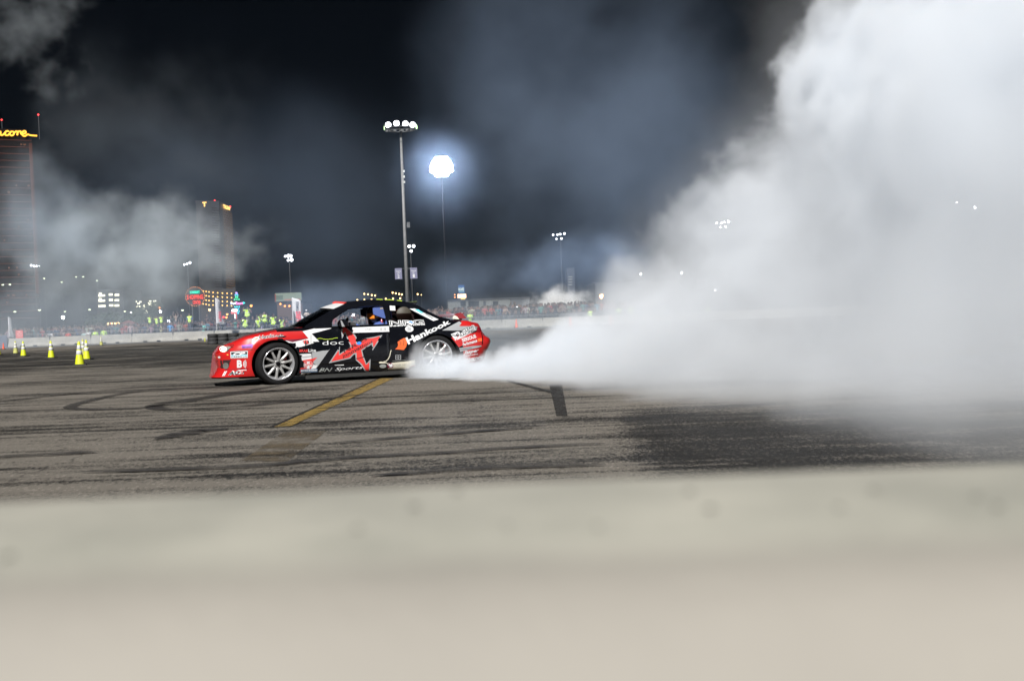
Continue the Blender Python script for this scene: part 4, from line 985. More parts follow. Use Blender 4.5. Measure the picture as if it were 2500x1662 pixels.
for n_, (px, ph, i, rz, cam_, capc, sh, lb) in enumerate([
    (597.6, 770, 7, .2, True, None, (.03, .03, .03), 'bulky photographer in a yellow vest at the left end of the press group'),
    (603, 745, 7, -.1, True, None, (.12, .02, .03), 'photographer in a yellow vest standing highest, above the left end of the group'),
    (613.6, 779, 7, .3, True, (.02, .02, .02), (.02, .02, .02), 'crouching photographer in a yellow vest in the front of the press group'),
    (617, 770, 0, -.8, False, None, (.015, .015, .018), 'person in black between the yellow vests'),
    (628, 773, 4, .5, False, None, (.4, .04, .04), 'person in a yellow vest over a red top'),
    (637, 763, 7, -.4, True, None, (.02, .02, .02), 'photographer in black and yellow vest holding the camera high'),
    (645, 760, 1, .3, False, None, (.02, .02, .02), 'tall person in a yellow vest behind the press group'),
    (646, 784, 2, .2, False, None, (.25, .22, .4), 'short person in a lilac top low in the press group'),
    (655.5, 771, 7, .1, True, None, (.02, .02, .02), 'photographer in a yellow vest fourth from the right end'),
    (667, 764, 1, -.2, True, None, (.02, .02, .025), 'photographer in a yellow vest second from the right end'),
    (684.8, 771, 7, .35, True, None, (.35, .2, .15), 'photographer in a yellow vest at the right end of the group')]):
    Y = PY-.8+(n_ % 3)*.55; f_ = feet(px, ph, Y, 1.18); s_ = 1.3 if n_ in (0, 1, 8, 9, 10) else 1.18
    if 'yellow' in lb and 'between' not in lb: vest_person(i, feet(px, ph, Y, s_), rz, sh, lb, 'press photographers behind the barrier', s_, capc, cam_)
    else: person(i, f_, rz, sh, lb, 'press photographers behind the barrier', 1.18, capc)
bx = MB().box((0, 0, .55), (1.3, .9, 1.1)); q = at(603, 745, PY+.3); bo = bx.build('flight_case', mat('case_black', (.03, .03, .03), .6)); bo.location = (q.x, PY+.35, .4); tag(bo, 'black case the highest photographer stands on', 'case')
vest_person(0, feet(562, 797, 96.2), .3, (.02, .02, .02), 'marshal in a black cap low behind the tyre wall, left one', 'marshals behind the tyre wall', .95, (.015, .015, .018))
vest_person(0, feet(581, 800.5, 96.2), -.3, (.05, .05, .05), 'marshal in a black cap low behind the tyre wall, right one', 'marshals behind the tyre wall', .95, (.015, .015, .018))
for (px, ph, i, lb) in [(252.7, 800, 0, 'security guard in a long yellow jacket by the left fence'), (232, 803, 2, 'slim security guard in yellow left of the other guard'),
                        (1147, 760, 2, 'marshal in yellow just right of the car boot'), (1441, 752, 4, 'marshal in yellow at the right, in front of the crowd'), (345+117, 764, 0, 'person in a yellow vest and blue sleeves standing above the crowd'),
                        (3, 812, 0, 'marshal in yellow at the far left edge'), (1727, 744, 0, 'marshal in yellow barely visible in the thick smoke'), (1510, 746, 2, 'marshal in yellow fading into the smoke, left one'), (1540, 744, 0, 'marshal in yellow fading into the smoke, right one')]:
    vest_person(i, feet(px, ph, 96.6, 1.02), .1, (.05, .12, .3) if px == 462 else (.3, .6, .05), lb, None, 1.02)
for (px, ph, i, lb) in [(365, 768, 1, 'leftmost of three yellow vests raised above the left crowd'), (382, 770, 7, 'middle one of three yellow vests above the left crowd'), (393, 767, 1, 'rightmost of three yellow vests above the left crowd')]:
    vest_person(i, feet(px, ph, 103, 1.0), 0, (.1, .1, .1), lb, 'yellow vests above the left crowd')
for (px, ph, i, sh, lb) in [(417, 770, 0, (.03, .03, .03), 'spectator in black standing high right of the bright lamp'), (429, 764, 6, (.2, .15, .12), 'spectator in brown with arms raised above the crowd'), (442, 766, 0, (.03, .03, .035), 'spectator in black next to the one with raised arms'),
                            (505, 765, 2, (.03, .03, .035), 'spectator in black standing high left of the first flag'), (496, 787, 2, (.12, .38, .35), 'heavy spectator in a turquoise shirt by the fence'), (748, 756, 2, (.5, .42, .36), 'spectator in a pale shirt and white cap raised behind the bonnet'), (758, 762, 0, (.06, .12, .22), 'spectator in blue raised behind the bonnet'),
                            (121, 806, 3, (.55, .55, .58), 'spectator in a white shirt at the left fence'), (205, 806, 0, (.3, .4, .4), 'spectator in a pale teal shirt at the left fence'), (216, 803, 2, (.5, .5, .5), 'spectator in a light grey shirt right of the teal one'), (166, 806, 0, (.5, .06, .04), 'spectator in bright red at the left fence'),
                            (415, 786, 0, (.05, .2, .45), 'spectator in bright blue at the fence below the lamp')]:
    person(i, feet(px, ph, 97.3 if ph > 780 else 104), .1, sh, lb, None, 1.0, (.6, .6, .6) if 'white cap' in lb else None)
PALETTE = [((.018, .018, .022), 'black'), ((.05, .05, .06), 'dark grey'), ((.03, .045, .09), 'navy'), ((.16, .15, .14), 'grey'), ((.22, .05, .05), 'dark red'), ((.24, .22, .20), 'pale'), ((.10, .07, .055), 'brown'), ((.06, .14, .16), 'teal')]
rnd = random.Random(11); count = 0
def zone(x): return 'left of the car' if x < -21 else 'seen over the bonnet and through the cabin' if x < -4 else 'right of the car'
for row in range(3):
    x = -48.5+row*.2
    while x < 14.5 and count < 296:
        x += .62+rnd.random()*.12
        w = min(7, int(rnd.random()**1.5*8)); col, cn = PALETTE[w]; i = rnd.choice([0, 0, 0, 1, 2, 2, 2, 3, 5, 5]); s = rnd.uniform(.93, 1.08)
        lift = .0 if x < -16 else min(.40, .03*(x+16))
        col = tuple(c*rnd.uniform(.8, 1.25) for c in col)
        person(i, (x, 97.4+row*.75+rnd.uniform(-.15, .15), lift), rnd.uniform(-.5, .5), col, 'spectator in a %s top, %s row, behind the %s barrier block' % (cn, ('front', 'second', 'third')[row], ORD[max(0, min(26, int((x+46.6)/3.81)))]), 'spectators packed behind the far barrier', s, (.05, .05, .06) if rnd.random() < .15 else None)
        count += 1
dup = {}
for o in COL.objects:
    if o.get('group') == 'spectators packed behind the far barrier': dup.setdefault(o['label'], []).append(o)
for lb, os_ in dup.items():
    if len(os_) > 1:
        for k, o in enumerate(sorted(os_, key=lambda q: q.location.x)): o['label'] = lb+', '+ORD[k]+' from left'
# the rest of the crowd behind them: one mass
low = [figure(p, 0)[0] for p in ('down', 'phone', 'crossed', 'up')]
cm = MB(); CR = [(.11, .075, .06), (.012, .011, .010), (.015, .016, .022), (.035, .035, .042), (.09, .025, .025), (.15, .14, .13), (.02, .022, .03)]
for k in range(520):
    me = low[rnd.choice([0, 0, 0, 1, 2, 2])] if k % 40 else low[3]; s = rnd.uniform(.95, 1.1); x = rnd.uniform(-49, 17); y = 99.4+rnd.random()*6.5; l = (.0 if x < -16 else min(.40, .03*(x+16)))+(y-99.4)*.012
    a = rnd.uniform(-.6, .6); ca, sa = math.cos(a)*s, math.sin(a)*s; top = rnd.choice([2, 2, 3, 3, 4, 5, 2])
    mm = [0, 1, top, 6, 1]; n = len(cm.v)
    cm.v += [(x+v.co.x*ca-v.co.y*sa, y+v.co.x*sa+v.co.y*ca, v.co.z*s+l) for v in me.vertices]
    for p in me.polygons: cm.f.append(tuple(i+n for i in p.vertices)); cm.mi.append(mm[p.material_index])
me = bpy.data.meshes.new('crowd'); me.from_pydata(cm.v, [], cm.f); me.polygons.foreach_set('material_index', cm.mi)
for j, c in enumerate(CR): me.materials.append(mat('crowd_tone_%d' % j, c, .9))
tag(link('crowd', me), 'far rows of the packed crowd behind the first spectators', 'crowd', None, 'stuff')
tr = MB().add([(-50, 96.9, .004), (-16, 96.9, .004), (-2.7, 96.9, .40), (20, 96.9, .40), (-50, 107, .09), (-16, 107, .09), (-2.7, 107, .48), (20, 107, .48)], [(0, 1, 5, 4), (1, 2, 6, 5), (2, 3, 7, 6)]).build('spectator_bank', mat('bank_dirt', (.08, .07, .06), .95))
tag(tr, 'low dirt bank that the crowd stands on', 'bank', None, 'structure')
# ---- the driver
def driver():
    J = {'pelvis': (0, 0, .52), 'waist': (.02, 0, .62), 'chest': (.06, 0, .80), 'neck': (.06, 0, .93), 'head': (.03, 0, 1.02), 'ls': (.06, -.17, .86), 'le': (-.14, -.23, .74), 'lh': (-.36, -.12, .86), 'lf': (-.42, -.10, .90),
         'rs': (.06, .17, .86), 're': (-.14, .23, .74), 'rh': (-.36, .12, .86), 'rf': (-.42, .10, .90), 'lk': (-.42, -.10, .60), 'la': (-.78, -.10, .48), 'rk': (-.42, .10, .60), 'ra': (-.78, .10, .48)}
    rr = {'pelvis': .13, 'waist': .12, 'chest': .14, 'neck': .06, 'head': .09, 'ls': .07, 'le': .05, 'lh': .04, 'lf': .035, 'rs': .07, 're': .05, 'rh': .04, 'rf': .035, 'lk': .08, 'la': .06, 'rk': .08, 'ra': .06}
    ed = [('pelvis', 'waist'), ('waist', 'chest'), ('chest', 'neck'), ('neck', 'head'), ('chest', 'ls'), ('ls', 'le'), ('le', 'lh'), ('lh', 'lf'), ('chest', 'rs'), ('rs', 're'), ('re', 'rh'), ('rh', 'rf'), ('pelvis', 'lk'), ('lk', 'la'), ('pelvis', 'rk'), ('rk', 'ra')]
    nm_ = list(J); ix = {k: i for i, k in enumerate(nm_)}
    me = bpy.data.meshes.new('d'); me.from_pydata([J[k] for k in nm_], [(ix[a], ix[b]) for a, b in ed], []); o = bpy.data.objects.new('d', me); COL.objects.link(o); o.modifiers.new('s', 'SKIN')
    for k in nm_: me.skin_vertices[0].data[ix[k]].radius = (rr[k], rr[k])
    me.skin_vertices[0].data[0].use_root = True; o.modifiers.new('b', 'SUBSURF').levels = 2
    out = modified_mesh(o); bpy.data.objects.remove(o)
    M1 = mat('race_suit_blue', (.05, .09, .28), .8); M2 = mat('race_suit_white', (.65, .65, .68), .8); M3 = mat('glove_black', (.02, .02, .02), .8)
    for m in (M1, M2, M3): out.materials.append(m)
    for p in out.polygons:
        c = p.center; p.use_smooth = True; p.material_index = 2 if c.x < -.33 and c.z > .7 else (1 if abs(c.y) > .14 and c.z > .76 and c.x > -.1 and c.z < .84 else 0)
    w = link('person', out); w.location = CO+CA*1.62+CB*.50+Vector((0, 0, .0)); w.rotation_euler = (0, 0, CAR_YAW); w.scale = (1, 1, 1)
    tag(w, 'driver in a blue race suit and dark helmet seated in the drift car', 'person')
    hm = [(.001, -.14), (.07, -.135), (.105, -.10), (.125, -.03), (.128, .03), (.115, .08), (.08, .118), (.001, .135)]
    h = MB().lathe(hm, 28).build('helmet', mat('helmet_dark', (.04, .022, .012), .25, coat=.8), w, True); h.location = (.02, 0, 1.03); h.scale = (1.15, 1, 1)
    vz = MB()
    vz.lathe([(.1275, -.045), (.131, -.03), (.131, .03), (.125, .045)], 28); o = vz.build('visor_band', mat('helmet_orange', (.8, .22, .02), .3, coat=.6), h, True); o.location = (0, 0, -.03)
    return w
driver()

# =====================================================================
# FLOODLIGHT POLES
# =====================================================================
M_LENS = emis('floodlight_lens', (.88, .92, 1), 5); M_LENSBIG = emis('floodlight_lens_bright', (.92, .95, 1), 50); M_LENSG = emis('lens_edge_green', (.6, 1, .45), 3)
def lamp_unit(parent, loc, r, m, tilt=0.0, turn=0.0, bulb=True):
    o = MB().lathe([(.001, .30*r/.3), (r*.45, .26*r/.3), (r, .02), (r*1.04, -.03), (r*.97, -.03)], 16, 'y').build('lamp_housing', M_STEEL, parent, True)
    o.location = loc; o.rotation_euler = (tilt, 0, turn)
    if bulb: MB().lathe([(.001, -.022), (r*.96, -.018)], 16, 'y').build('lens', m, o)
    return o
def floodlight(px, py, Y, label, units, r=.3, m=None, top=.16, bot=.22, arms=(), pm=None, group='floodlight poles round the track'):
    p = at(px, py, Y); e = empty('floodlight_pole', (p.x, Y, 0), 0, label, 'floodlight', group)
    MB().tube((0, 0, 0), (0, 0, p.z), bot, top, 12).build('pole', pm or M_POLED, e, True)
    b = MB().tube((0, 0, 0), (0, 0, .5), bot*2.2, bot*2.2, 12); b.build('footing', M_CONC, e)
    for (x0, x1, z) in arms: MB().tube((x0, -.05, p.z+z), (x1, -.05, p.z+z), .05, .05, 6).build('crossarm', M_STEEL, e)
    for (dx, dz, rr) in units: lamp_unit(e, (dx, -.2, p.z+dz), rr*r, m or M_LENS, R(-8))
    return e, p
# tall pole beside the car roof with a ring head
e, p = floodlight(978, 318, 105, 'tall grey floodlight pole with a ring of four bright lamps and two parking signs', [], top=.11, bot=.22, pm=M_POLE)
MB().lathe([(1.55+.05*math.cos(a), .05*math.sin(a)) for a in [i*math.pi/3 for i in range(6)]], 28, 'z', close=True).build('ring_frame', M_STEEL, e).location = (0, 0, p.z+.1)
MB().tube((-1.55, 0, p.z+.1), (1.55, 0, p.z+.1), .05, n=6).tube((0, -1.5, p.z+.1), (0, 1.5, p.z+.1), .05, n=6).build('ring_spoke', M_STEEL, e)
for (dx, dz) in ((-1.12, .36), (-.28, .48), (.62, .40), (1.34, .28)): lamp_unit(e, (dx, -1.1, p.z+dz), .31, M_LENS, R(-6))
for s in (-1, 1): lamp_unit(e, (s*1.62, -.1, p.z+.25), .24, M_LENSG, 0, s*R(75))
for dx in (-1.3, -.9, -.5, .25, .75, 1.15): MB().box((dx, -.8, p.z-.18), (.28, .3, .16)).build('ballast_box', M_STEEL, e)
for z in (p.z-4.2, p.z-4.75, p.z-5.3): MB().box((.18, -.1, z), (.14, .16, .2)).build('camera_box', mat('white_box', (.6, .6, .58), .5), e)
zc = at(983, 550, 105).z; MB().box((.42, -.1, zc), (.3, .2, .55)).tube((.2, 0, zc-.1), (.5, -.1, zc), .03).build('bracket', M_STEEL, e)
M_SIGN = mat('sign_purple_grey', (.13, .13, .20), .5)
for (sx, num, pr) in ((-.78, '2', 973), (.78, '1', 1002)):
    zz = at(988, 668, 105).z; b = MB().box((sx, -.3, zz), (.72, .03, 1.12)).build('parking_sign', M_SIGN, e)
    MB().tube((0, -.2, zz+.5), (sx*1.4, -.28, zz+.5), .02, n=5).build('sign_bracket', M_STEEL, e)
    mw = mat('sign_print', (.5, .5, .5), .5); flat_text(num, .20, .34, b, mw, (sx-.1, -.32, zz-.44)); flat_text('PARKING', .5, .12, b, mw, (sx-.25, -.32, zz+.18)); flat_text('LOT', .24, .13, b, mw, (sx-.12, -.32, zz-.02))
    zz = at(990, 751, 105).z; MB().box((sx*.62, -.3, zz), (.5, .03, .7)).build('small_sign', mat('sign_pale', (.30, .24, .27), .6), e)
# very bright cluster behind it
u_ = [(-.7+.47*i, -.92, .9) for i in range(4)]+[(-1.1+.44*i, .9, 1) for i in range(6)]+[(-1.35+.54*i, .28, 1) for i in range(6)]+[(-1.35+.54*i, -.34, 1) for i in range(6)]+[(-.7+.47*i, 1.45, .9) for i in range(4)]
e, p = floodlight(1078, 412, 150, 'glaring white floodlight cluster on a thin pole right of the tall pole', u_, .31, M_LENSBIG, .07, .12, [(-1, 1, -.92), (-1.6, 1.6, -.34), (-1.6, 1.6, .28), (-1.3, 1.3, .9), (-.9, .9, 1.45)], mat('pole_black', (.008, .008, .009), .9, spec=.1))
pl = bpy.data.lights.new('floodlight_glow', 'POINT'); pl.energy = 15000; pl.shadow_soft_size = 1.2; pl.color = (.8, .87, 1)
plo = bpy.data.objects.new('lamp_light', pl); COL.objects.link(plo); plo.parent = e; plo.location = (0, -1.2, p.z+.3)
# smaller ones further off
def k4(s=1): return [(-.55*s, .2, 1), (0, .15, .7), (.4*s, .25, 1), (.1*s, -.35, .7), (.5*s, -.35, 1.05)]
floodlight(706, 628, 300, 'distant floodlight pole with four bluish lamps above the billboard', [(-1.1, .3, .75), (-.2, .35, 1.25), (.5, .35, 1.1), (-.3, -.9, .8), (.7, -.8, 1.2)], .40, M_LENS, .08, .14, [(-1.3, 1.3, .3), (-.8, 1, -.85)])
floodlight(1002, 605, 280, 'distant floodlight pole close right of the tall pole', [(-.3, .4, 1.05), (.9, .4, 1.1), (.2, -.9, 1), (-1.3, -1, .6)], .38, M_LENS, .08, .14, [(-1.2, 1.2, .3), (-1.3, .8, -.9)])
for (px, py, Y, lb) in [(1368, 572, 255, 'floodlight pole with six lamps standing clear left of the smoke plume'), (1768, 543, 245, 'six floodlight lamps shining through the thick smoke')]:
    floodlight(px, py, Y, lb, [(-1.8, -.1, .85), (-.7, -.1, .85), (-.05, 0, .95), (1.0, .1, 1.05), (-1.0, -1.15, .75), (.25, -1.1, .9)], .26, M_LENS if px < 1500 else M_LENSBIG, .07, .13, [(-2, 1.3, 0), (-1.2, .5, -1.1)])
floodlight(458, 645, 330, 'small floodlight in the left smoke above the shopping sign', [(-1.0, -.1, .75), (-.1, .1, .7), (.8, .4, 1.0)], .42, M_LENS, .07, .12, [(-1.3, 1.2, 0)])
floodlight(84, 650, 320, 'small floodlight in front of the left tower', [(-.9, .3, .9), (0, 0, .9), (.8, 0, .8), (1.6, 0, .4)], .38, M_LENS, .07, .12, [(-1.3, 1.8, 0)])
for (px, py, Y, lb, un) in [(2325, 496, 120, 'pair of lamps shining through the smoke at the upper right', [(-.5, -.2, .6), (.35, 0, 1)]), (2378, 507, 120, 'single lamp through the smoke, rightmost', [(0, 0, .9)]), (2221, 536, 130, 'single lamp through the smoke below the pair', [(0, 0, 1)])]:
    floodlight(px, py, Y, lb, un, .16, M_LENSBIG, .1, .2)

# =====================================================================
# STREET LAMPS AND SMALL LIGHTS
# =====================================================================
M_WARM = emis('lamp_warm', (1, .66, .25), 3.2); M_COOLW = emis('lamp_greenish_white', (.85, .95, .62), 2.2); M_ORL = emis('lamp_orange', (1, .33, .08), 2.6); M_REDL = emis('lamp_red', (1, .05, .05), 3); M_WHL = emis('lamp_white', (.9, .93, 1), 6)
def street_lamp(px, py, Y, m, label, r=.32, two=False, group=None, flat=.6):
    r *= .62; p = at(px, py, Y); e = empty('street_lamp', (p.x, Y, 0), 0, label, 'street lamp', group)
    MB().tube((0, 0, 0), (0, 0, p.z), .05, .03, 6).build('pole', M_POLED, e)
    xs = (-.9, .9) if two else (0,)
    if two: MB().tube((-.9, 0, p.z), (.9, 0, p.z), .05, n=5).build('crossarm', M_STEEL, e)
    for x in xs:
        h = MB().box((x, 0, p.z+.05), (r*2.2, r*1.6, .12)).build('lamp_head', M_STEEL, e)
        MB().lathe([(.001, -r*flat), (r*.8, -r*.5*flat), (r, 0), (r*.8, r*.45*flat), (.001, r*.5*flat)], 10, 'z', (x, -.1, p.z-.08)).build('globe', m, h)
    return e
for (px, py, two, r, lb) in [(16, 694, True, .45, 'twin car park lamp in front of the left tower'), (108, 679, False, .4, 'small lamp at the corner of the left tower'), (151, 688, False, .42, 'car park lamp right of the left tower'),
                             (195, 675, True, .4, 'twin car park lamp highest in the left smoke'), (237, 684, False, .35, 'faint lamp right of the twin lamp'), (36.6, 760, False, .55, 'low flat lamp over the left crowd'), (96.6, 756, False, .6, 'low flat lamp right of the first one'),
                             (219, 755, False, .5, 'low flat lamp left of the lit windows'), (305, 759, False, .45, 'lamp just right of the lit windows'), (159, 759.5, False, .4, 'faint lamp between the low flat lamps')]:
    street_lamp(px, py, 260, M_COOLW, lb, r, two)
street_lamp(154.5, 772.5, 150, M_WHL, 'bright white work lamp above the left crowd', .42, flat=1.4)
street_lamp(413, 782.5, 120, M_WHL, 'bright bluish lamp in the crowd left of the shopping sign', .28, flat=1.6)
street_lamp(321, 762, 200, M_WHL, 'bluish lamp left of the dark tree', .4, flat=1.2); street_lamp(392, 759, 200, M_WHL, 'bluish lamp right of the dark tree', .42, flat=1.6); street_lamp(389, 750.5, 210, M_ORL, 'orange lamp right of the dark tree', .42, flat=1.3)
street_lamp(613.6, 745, 220, M_ORL, 'orange street lamp above the yellow vests', .45, flat=1.2)
street_lamp(446, 756.5, 250, M_COOLW, 'greenish lamp under the shopping sign', .5); street_lamp(555, 766, 200, M_ORL, 'orange lamp right of the first flag', .35, flat=1.2); street_lamp(512, 755, 220, M_WARM, 'warm lamp just left of the first flag', .45, flat=1.2)
street_lamp(546, 772.5, 180, M_REDL, 'red light left of the photographers', .3, flat=1.2); street_lamp(553, 773.5, 180, M_ORL, 'orange light next to the red one', .3, flat=1.2)
for k, (x, y) in enumerate([(403, 95), (455, 102), (510, 112), (557, 119), (805, 78), (850, 87), (898, 97), (936, 104), (305, 182), (405, 178), (505, 175), (708, 165), (812, 162), (913, 158), (760, 184), (1160, 100), (1212, 110)]):
    street_lamp(820+x/5.8075, 700+y/5.8075, 330, M_ORL if k == 14 else M_WARM, '%s lamp from the left in the %s row of warm lamps above the roof' % (ORD[k % 4] if k < 8 else ORD[(k-8) % 3], ('upper left', 'upper right')[k//4] if k < 8 else ('lower left', 'lower right')[(k-8)//3]) if k < 14 else ('orange lamp just above the car roof' if k == 14 else ('brighter' if k == 15 else 'fainter')+' warm lamp left of the blue shop sign'), .42 if k < 16 else .25, group='warm lamps above the car roof' if k < 14 else None, flat=1.5)
for (px, py, lb) in [(1564, 667, 'small warm lamp in the edge of the smoke'), (1664, 664, 'small warm lamp deeper in the smoke'), (1746, 706, 'small warm lamp right of the dark board'), (1619, 730, 'small white lamp low in the smoke'), (1573, 744.5, 'small white lamp over the barrier in the smoke')]:
    street_lamp(px, py, 130, M_WHL, lb, .22, flat=1.5)
street_lamp(1468, 721, 160, emis('lamp_orange_strong', (1, .35, .1), 30), 'orange glowing lamp over the right crowd', .42, flat=1.7)
street_lamp(1260.5, 748.5, 112, M_WHL, 'white lamp in the middle of the right crowd', .2, flat=1.6); street_lamp(1217, 750, 112, M_WHL, 'small white lamp on a post left of the middle lamp', .13, flat=1.6); street_lamp(862.5, 767, 108, M_WHL, 'bright lamp seen through the car window', .24, flat=1.7)

# =====================================================================
# HOTEL TOWERS AND BUILDINGS
# =====================================================================
def plane_hit(px, py, P, Q):
    """point where the sight line meets the upright wall through ground points P, Q"""
    n = Vector((Q.y-P.y, -(Q.x-P.x), 0)); r = ray(px, py); t = (P-EYE).dot(n)/r.dot(n); return EYE+r*t
M_BRONZE = mat('bronze_glass', (.008, .006, .006), .3, .2); M_COVE = emis('bronze_band_light', (1, .38, .27), .06); M_COVE2 = emis('corner_light', (1, .34, .2), .055); M_NEON = emis('sign_amber', (1, .45, .05), 1.5)
P = Vector((-427, 930, 0)); Q = Vector((-530, 880, 0)); D = (Q-P).normalized(); NRM = Vector((-D.y, D.x, 0)); NRM = NRM if NRM.y < 0 else -NRM
tw = empty('hotel_tower', (P.x, P.y, 0), 0, 'tall bronze hotel tower with amber rooftop lettering at the left edge', 'tower')
top_z = plane_hit(100, 340, P, Q).z
def tl(v): return v-P
c4 = [P, P+D*150, P+D*150-NRM*40, P-NRM*40]
MB().add([tl(Vector((c.x, c.y, 0))) for c in c4]+[tl(Vector((c.x, c.y, top_z))) for c in c4], [(0, 1, 5, 4), (1, 2, 6, 5), (2, 3, 7, 6), (3, 0, 4, 7), (4, 5, 6, 7)]).build('wall', M_BRONZE, tw)
c5 = [P+D*5, P+D*140, P+D*140-NRM*30, P+D*5-NRM*30]
MB().add([tl(Vector((c.x, c.y, top_z))) for c in c5]+[tl(Vector((c.x, c.y, top_z+8))) for c in c5], [(0, 1, 5, 4), (1, 2, 6, 5), (2, 3, 7, 6), (3, 0, 4, 7), (4, 5, 6, 7)]).build('roof_house', M_BRONZE, tw)
z = top_z-2; 
while z > 12:
    a = tl(P+D*.5+NRM*.15); b = tl(P+D*130+NRM*.15); MB().add([(a.x, a.y, z), (b.x, b.y, z), (b.x, b.y, z+.7), (a.x, a.y, z+.7)], [(0, 1, 2, 3)]).build('floor_band', M_COVE, tw); z -= 6.15
a = tl(P+D*.0+NRM*.3); b = tl(P+D*2.6+NRM*.3); MB().add([(a.x, a.y, 40), (b.x, b.y, 40), (b.x, b.y, top_z-4), (a.x, a.y, top_z-4)], [(0, 1, 2, 3)]).build('corner_strip', M_COVE2, tw)
rr_ = random.Random(5)
for k in range(26):
    s = rr_.uniform(4, 40); zz = top_z-3-6.15*rr_.randrange(0, 24)-2.5; q = tl(P+D*s+NRM*.3); MB().box((q.x, q.y, zz), (rr_.choice([1.5, 2.5]), .3, 1.4)).build('lit_window', emis('window_dim', (1, .45, .25), .10), tw)
def neon_path(parent, pts, sc, off, r, name, m, P_, Q_):
    q = []
    for i in range(len(pts)-1):
        p0, p1, p2, p3 = [Vector(pts[max(0, min(len(pts)-1, i+d))]) for d in (-1, 0, 1, 2)]
        for k in range(4):
            t = k/4; q.append(.5*((2*p1)+(p2-p0)*t+(2*p0-5*p1+4*p2-p3)*t*t+(3*p1-p0-3*p2+p3)*t**3))
    q.append(Vector(pts[-1])); w = [plane_hit(off[0]+a.x/sc, off[1]+a.y/sc, P_, Q_)-parent.location for a in q]
    return MB().path(w, r*.62, 5).build(name, m, parent)
PS, QS = P+NRM*2, Q+NRM*2
for pts in ([(-52, 245), (-78, 240), (-85, 258), (-66, 262), (-88, 272), (-84, 290), (-52, 284), (-30, 262), (-22, 258), (-20, 284)], [(-20, 284), (-6, 258), (4, 256), (4, 280), (20, 282), (40, 262)],
            [(68, 258), (56, 250), (40, 262), (42, 282), (58, 284), (76, 270)], [(100, 256), (84, 256), (76, 272), (84, 286), (100, 282), (108, 266), (98, 254), (112, 262), (124, 252)],
            [(124, 252), (134, 258), (132, 284)], [(133, 268), (144, 254), (158, 254), (160, 262)], [(160, 262), (162, 276), (190, 270), (198, 258), (184, 250), (170, 266), (174, 286), (194, 290), (212, 276), (232, 284), (284, 288)]):
    neon_path(tw, pts, 3.1367, (0, 240), 1.15, 'rooftop_letter', M_NEON, PS, QS)
for (px, py) in ((4, 293), (93.5, 280.5)):
    q = at(px, py, 930); o = MB().tube((0, 0, -22), (0, 0, 0), .25, n=5).build('beacon_mast', M_STEEL, tw); o.location = q-P; MB().lathe([(.001, -.9), (.9, 0), (.001, .9)], 8).build('beacon', M_REDL, o)
# second tower with gold lettering
P2 = Vector(((540-1250)/2500*1300, 1300, 0)); 
t2_ = empty('hotel_tower', P2, 0, 'dark hotel tower with gold letters, half hidden by the left smoke cloud', 'tower')
q0 = at(478, 500, 1290); q1 = at(534, 500, 1300); q2 = at(566, 515, 1380); tz = at(534, 490, 1300).z
cs = [Vector((q0.x, 1290, 0)), Vector((q1.x, 1300, 0)), Vector((q2.x, 1380, 0)), Vector((q0.x, 1380, 0))]
MB().add([c-P2 for c in cs]+[c-P2+Vector((0, 0, tz)) for c in cs], [(0, 1, 5, 4), (1, 2, 6, 5), (2, 3, 7, 6), (3, 0, 4, 7), (4, 5, 6, 7)]).build('wall', mat('dark_gold_glass', (.015, .013, .012), .4), t2_)
M_GOLD = emis('sign_gold', (1, .55, .14), 1.5)
a = plane_hit(495.5, 505.5, cs[0], cs[1]); b = plane_hit(505.5, 505, cs[0], cs[1]); o = flat_text('T', 5.2, 6.0, t2_, M_GOLD, a-P2+Vector((0, -2, 0)), 'rooftop_letter', .05)
v, f = text2d('TRUMP', .05); tl_ = plane_hit(541.8, 499, cs[1], cs[2]); tr_ = plane_hit(560.5, 505, cs[1], cs[2]); bl_ = plane_hit(542.6, 508.5, cs[1], cs[2]); br_ = plane_hit(560, 515, cs[1], cs[2])
nn = Vector((cs[2].y-cs[1].y, -(cs[2].x-cs[1].x), 0)).normalized()*1.5
me = bpy.data.meshes.new('rooftop_letter'); me.from_pydata([(bl_*(1-a_)*(1-b_)+br_*a_*(1-b_)+tl_*(1-a_)*b_+tr_*a_*b_)-P2+nn for a_, b_ in v], [], f); link('rooftop_letter', me, t2_, M_GOLD)
for (px, py) in ((479.8, 492), (524, 490), (562, 505)):
    q = at(px, py, 1310); o = MB().tube((0, 0, -6), (0, 0, 0), .3, n=5).build('beacon_mast', M_STEEL, t2_); o.location = q-P2; MB().lathe([(.001, -1.3), (1.3, 0), (.001, 1.3)], 8).build('beacon', M_REDL, o)
for k in range(46):
    zz = tz-10-k*3.2
    if zz < 8: break
    a = cs[1]+nn.normalized()*.6; b = cs[2]+nn.normalized()*.6; a = a+(b-a)*.25
    st_ = MB().add([(a.x-P2.x, a.y-P2.y, zz), (b.x-P2.x, b.y-P2.y, zz), (b.x-P2.x, b.y-P2.y, zz+.9), (a.x-P2.x, a.y-P2.y, zz+.9)], [(0, 1, 2, 3)]).build('floor_band', emis('floor_band_warm', (1, .55, .25), .10), t2_)
    a2 = cs[0]-P2; b2 = cs[1]-P2; st_ = MB().add([(a2.x+20, a2.y-.6, zz), (b2.x, b2.y-.6, zz), (b2.x, b2.y-.6, zz+.6), (a2.x+20, a2.y-.6, zz+.6)], [(0, 1, 2, 3)]).build('floor_band', emis('floor_band_dim', (1, .6, .4), .010), t2_)
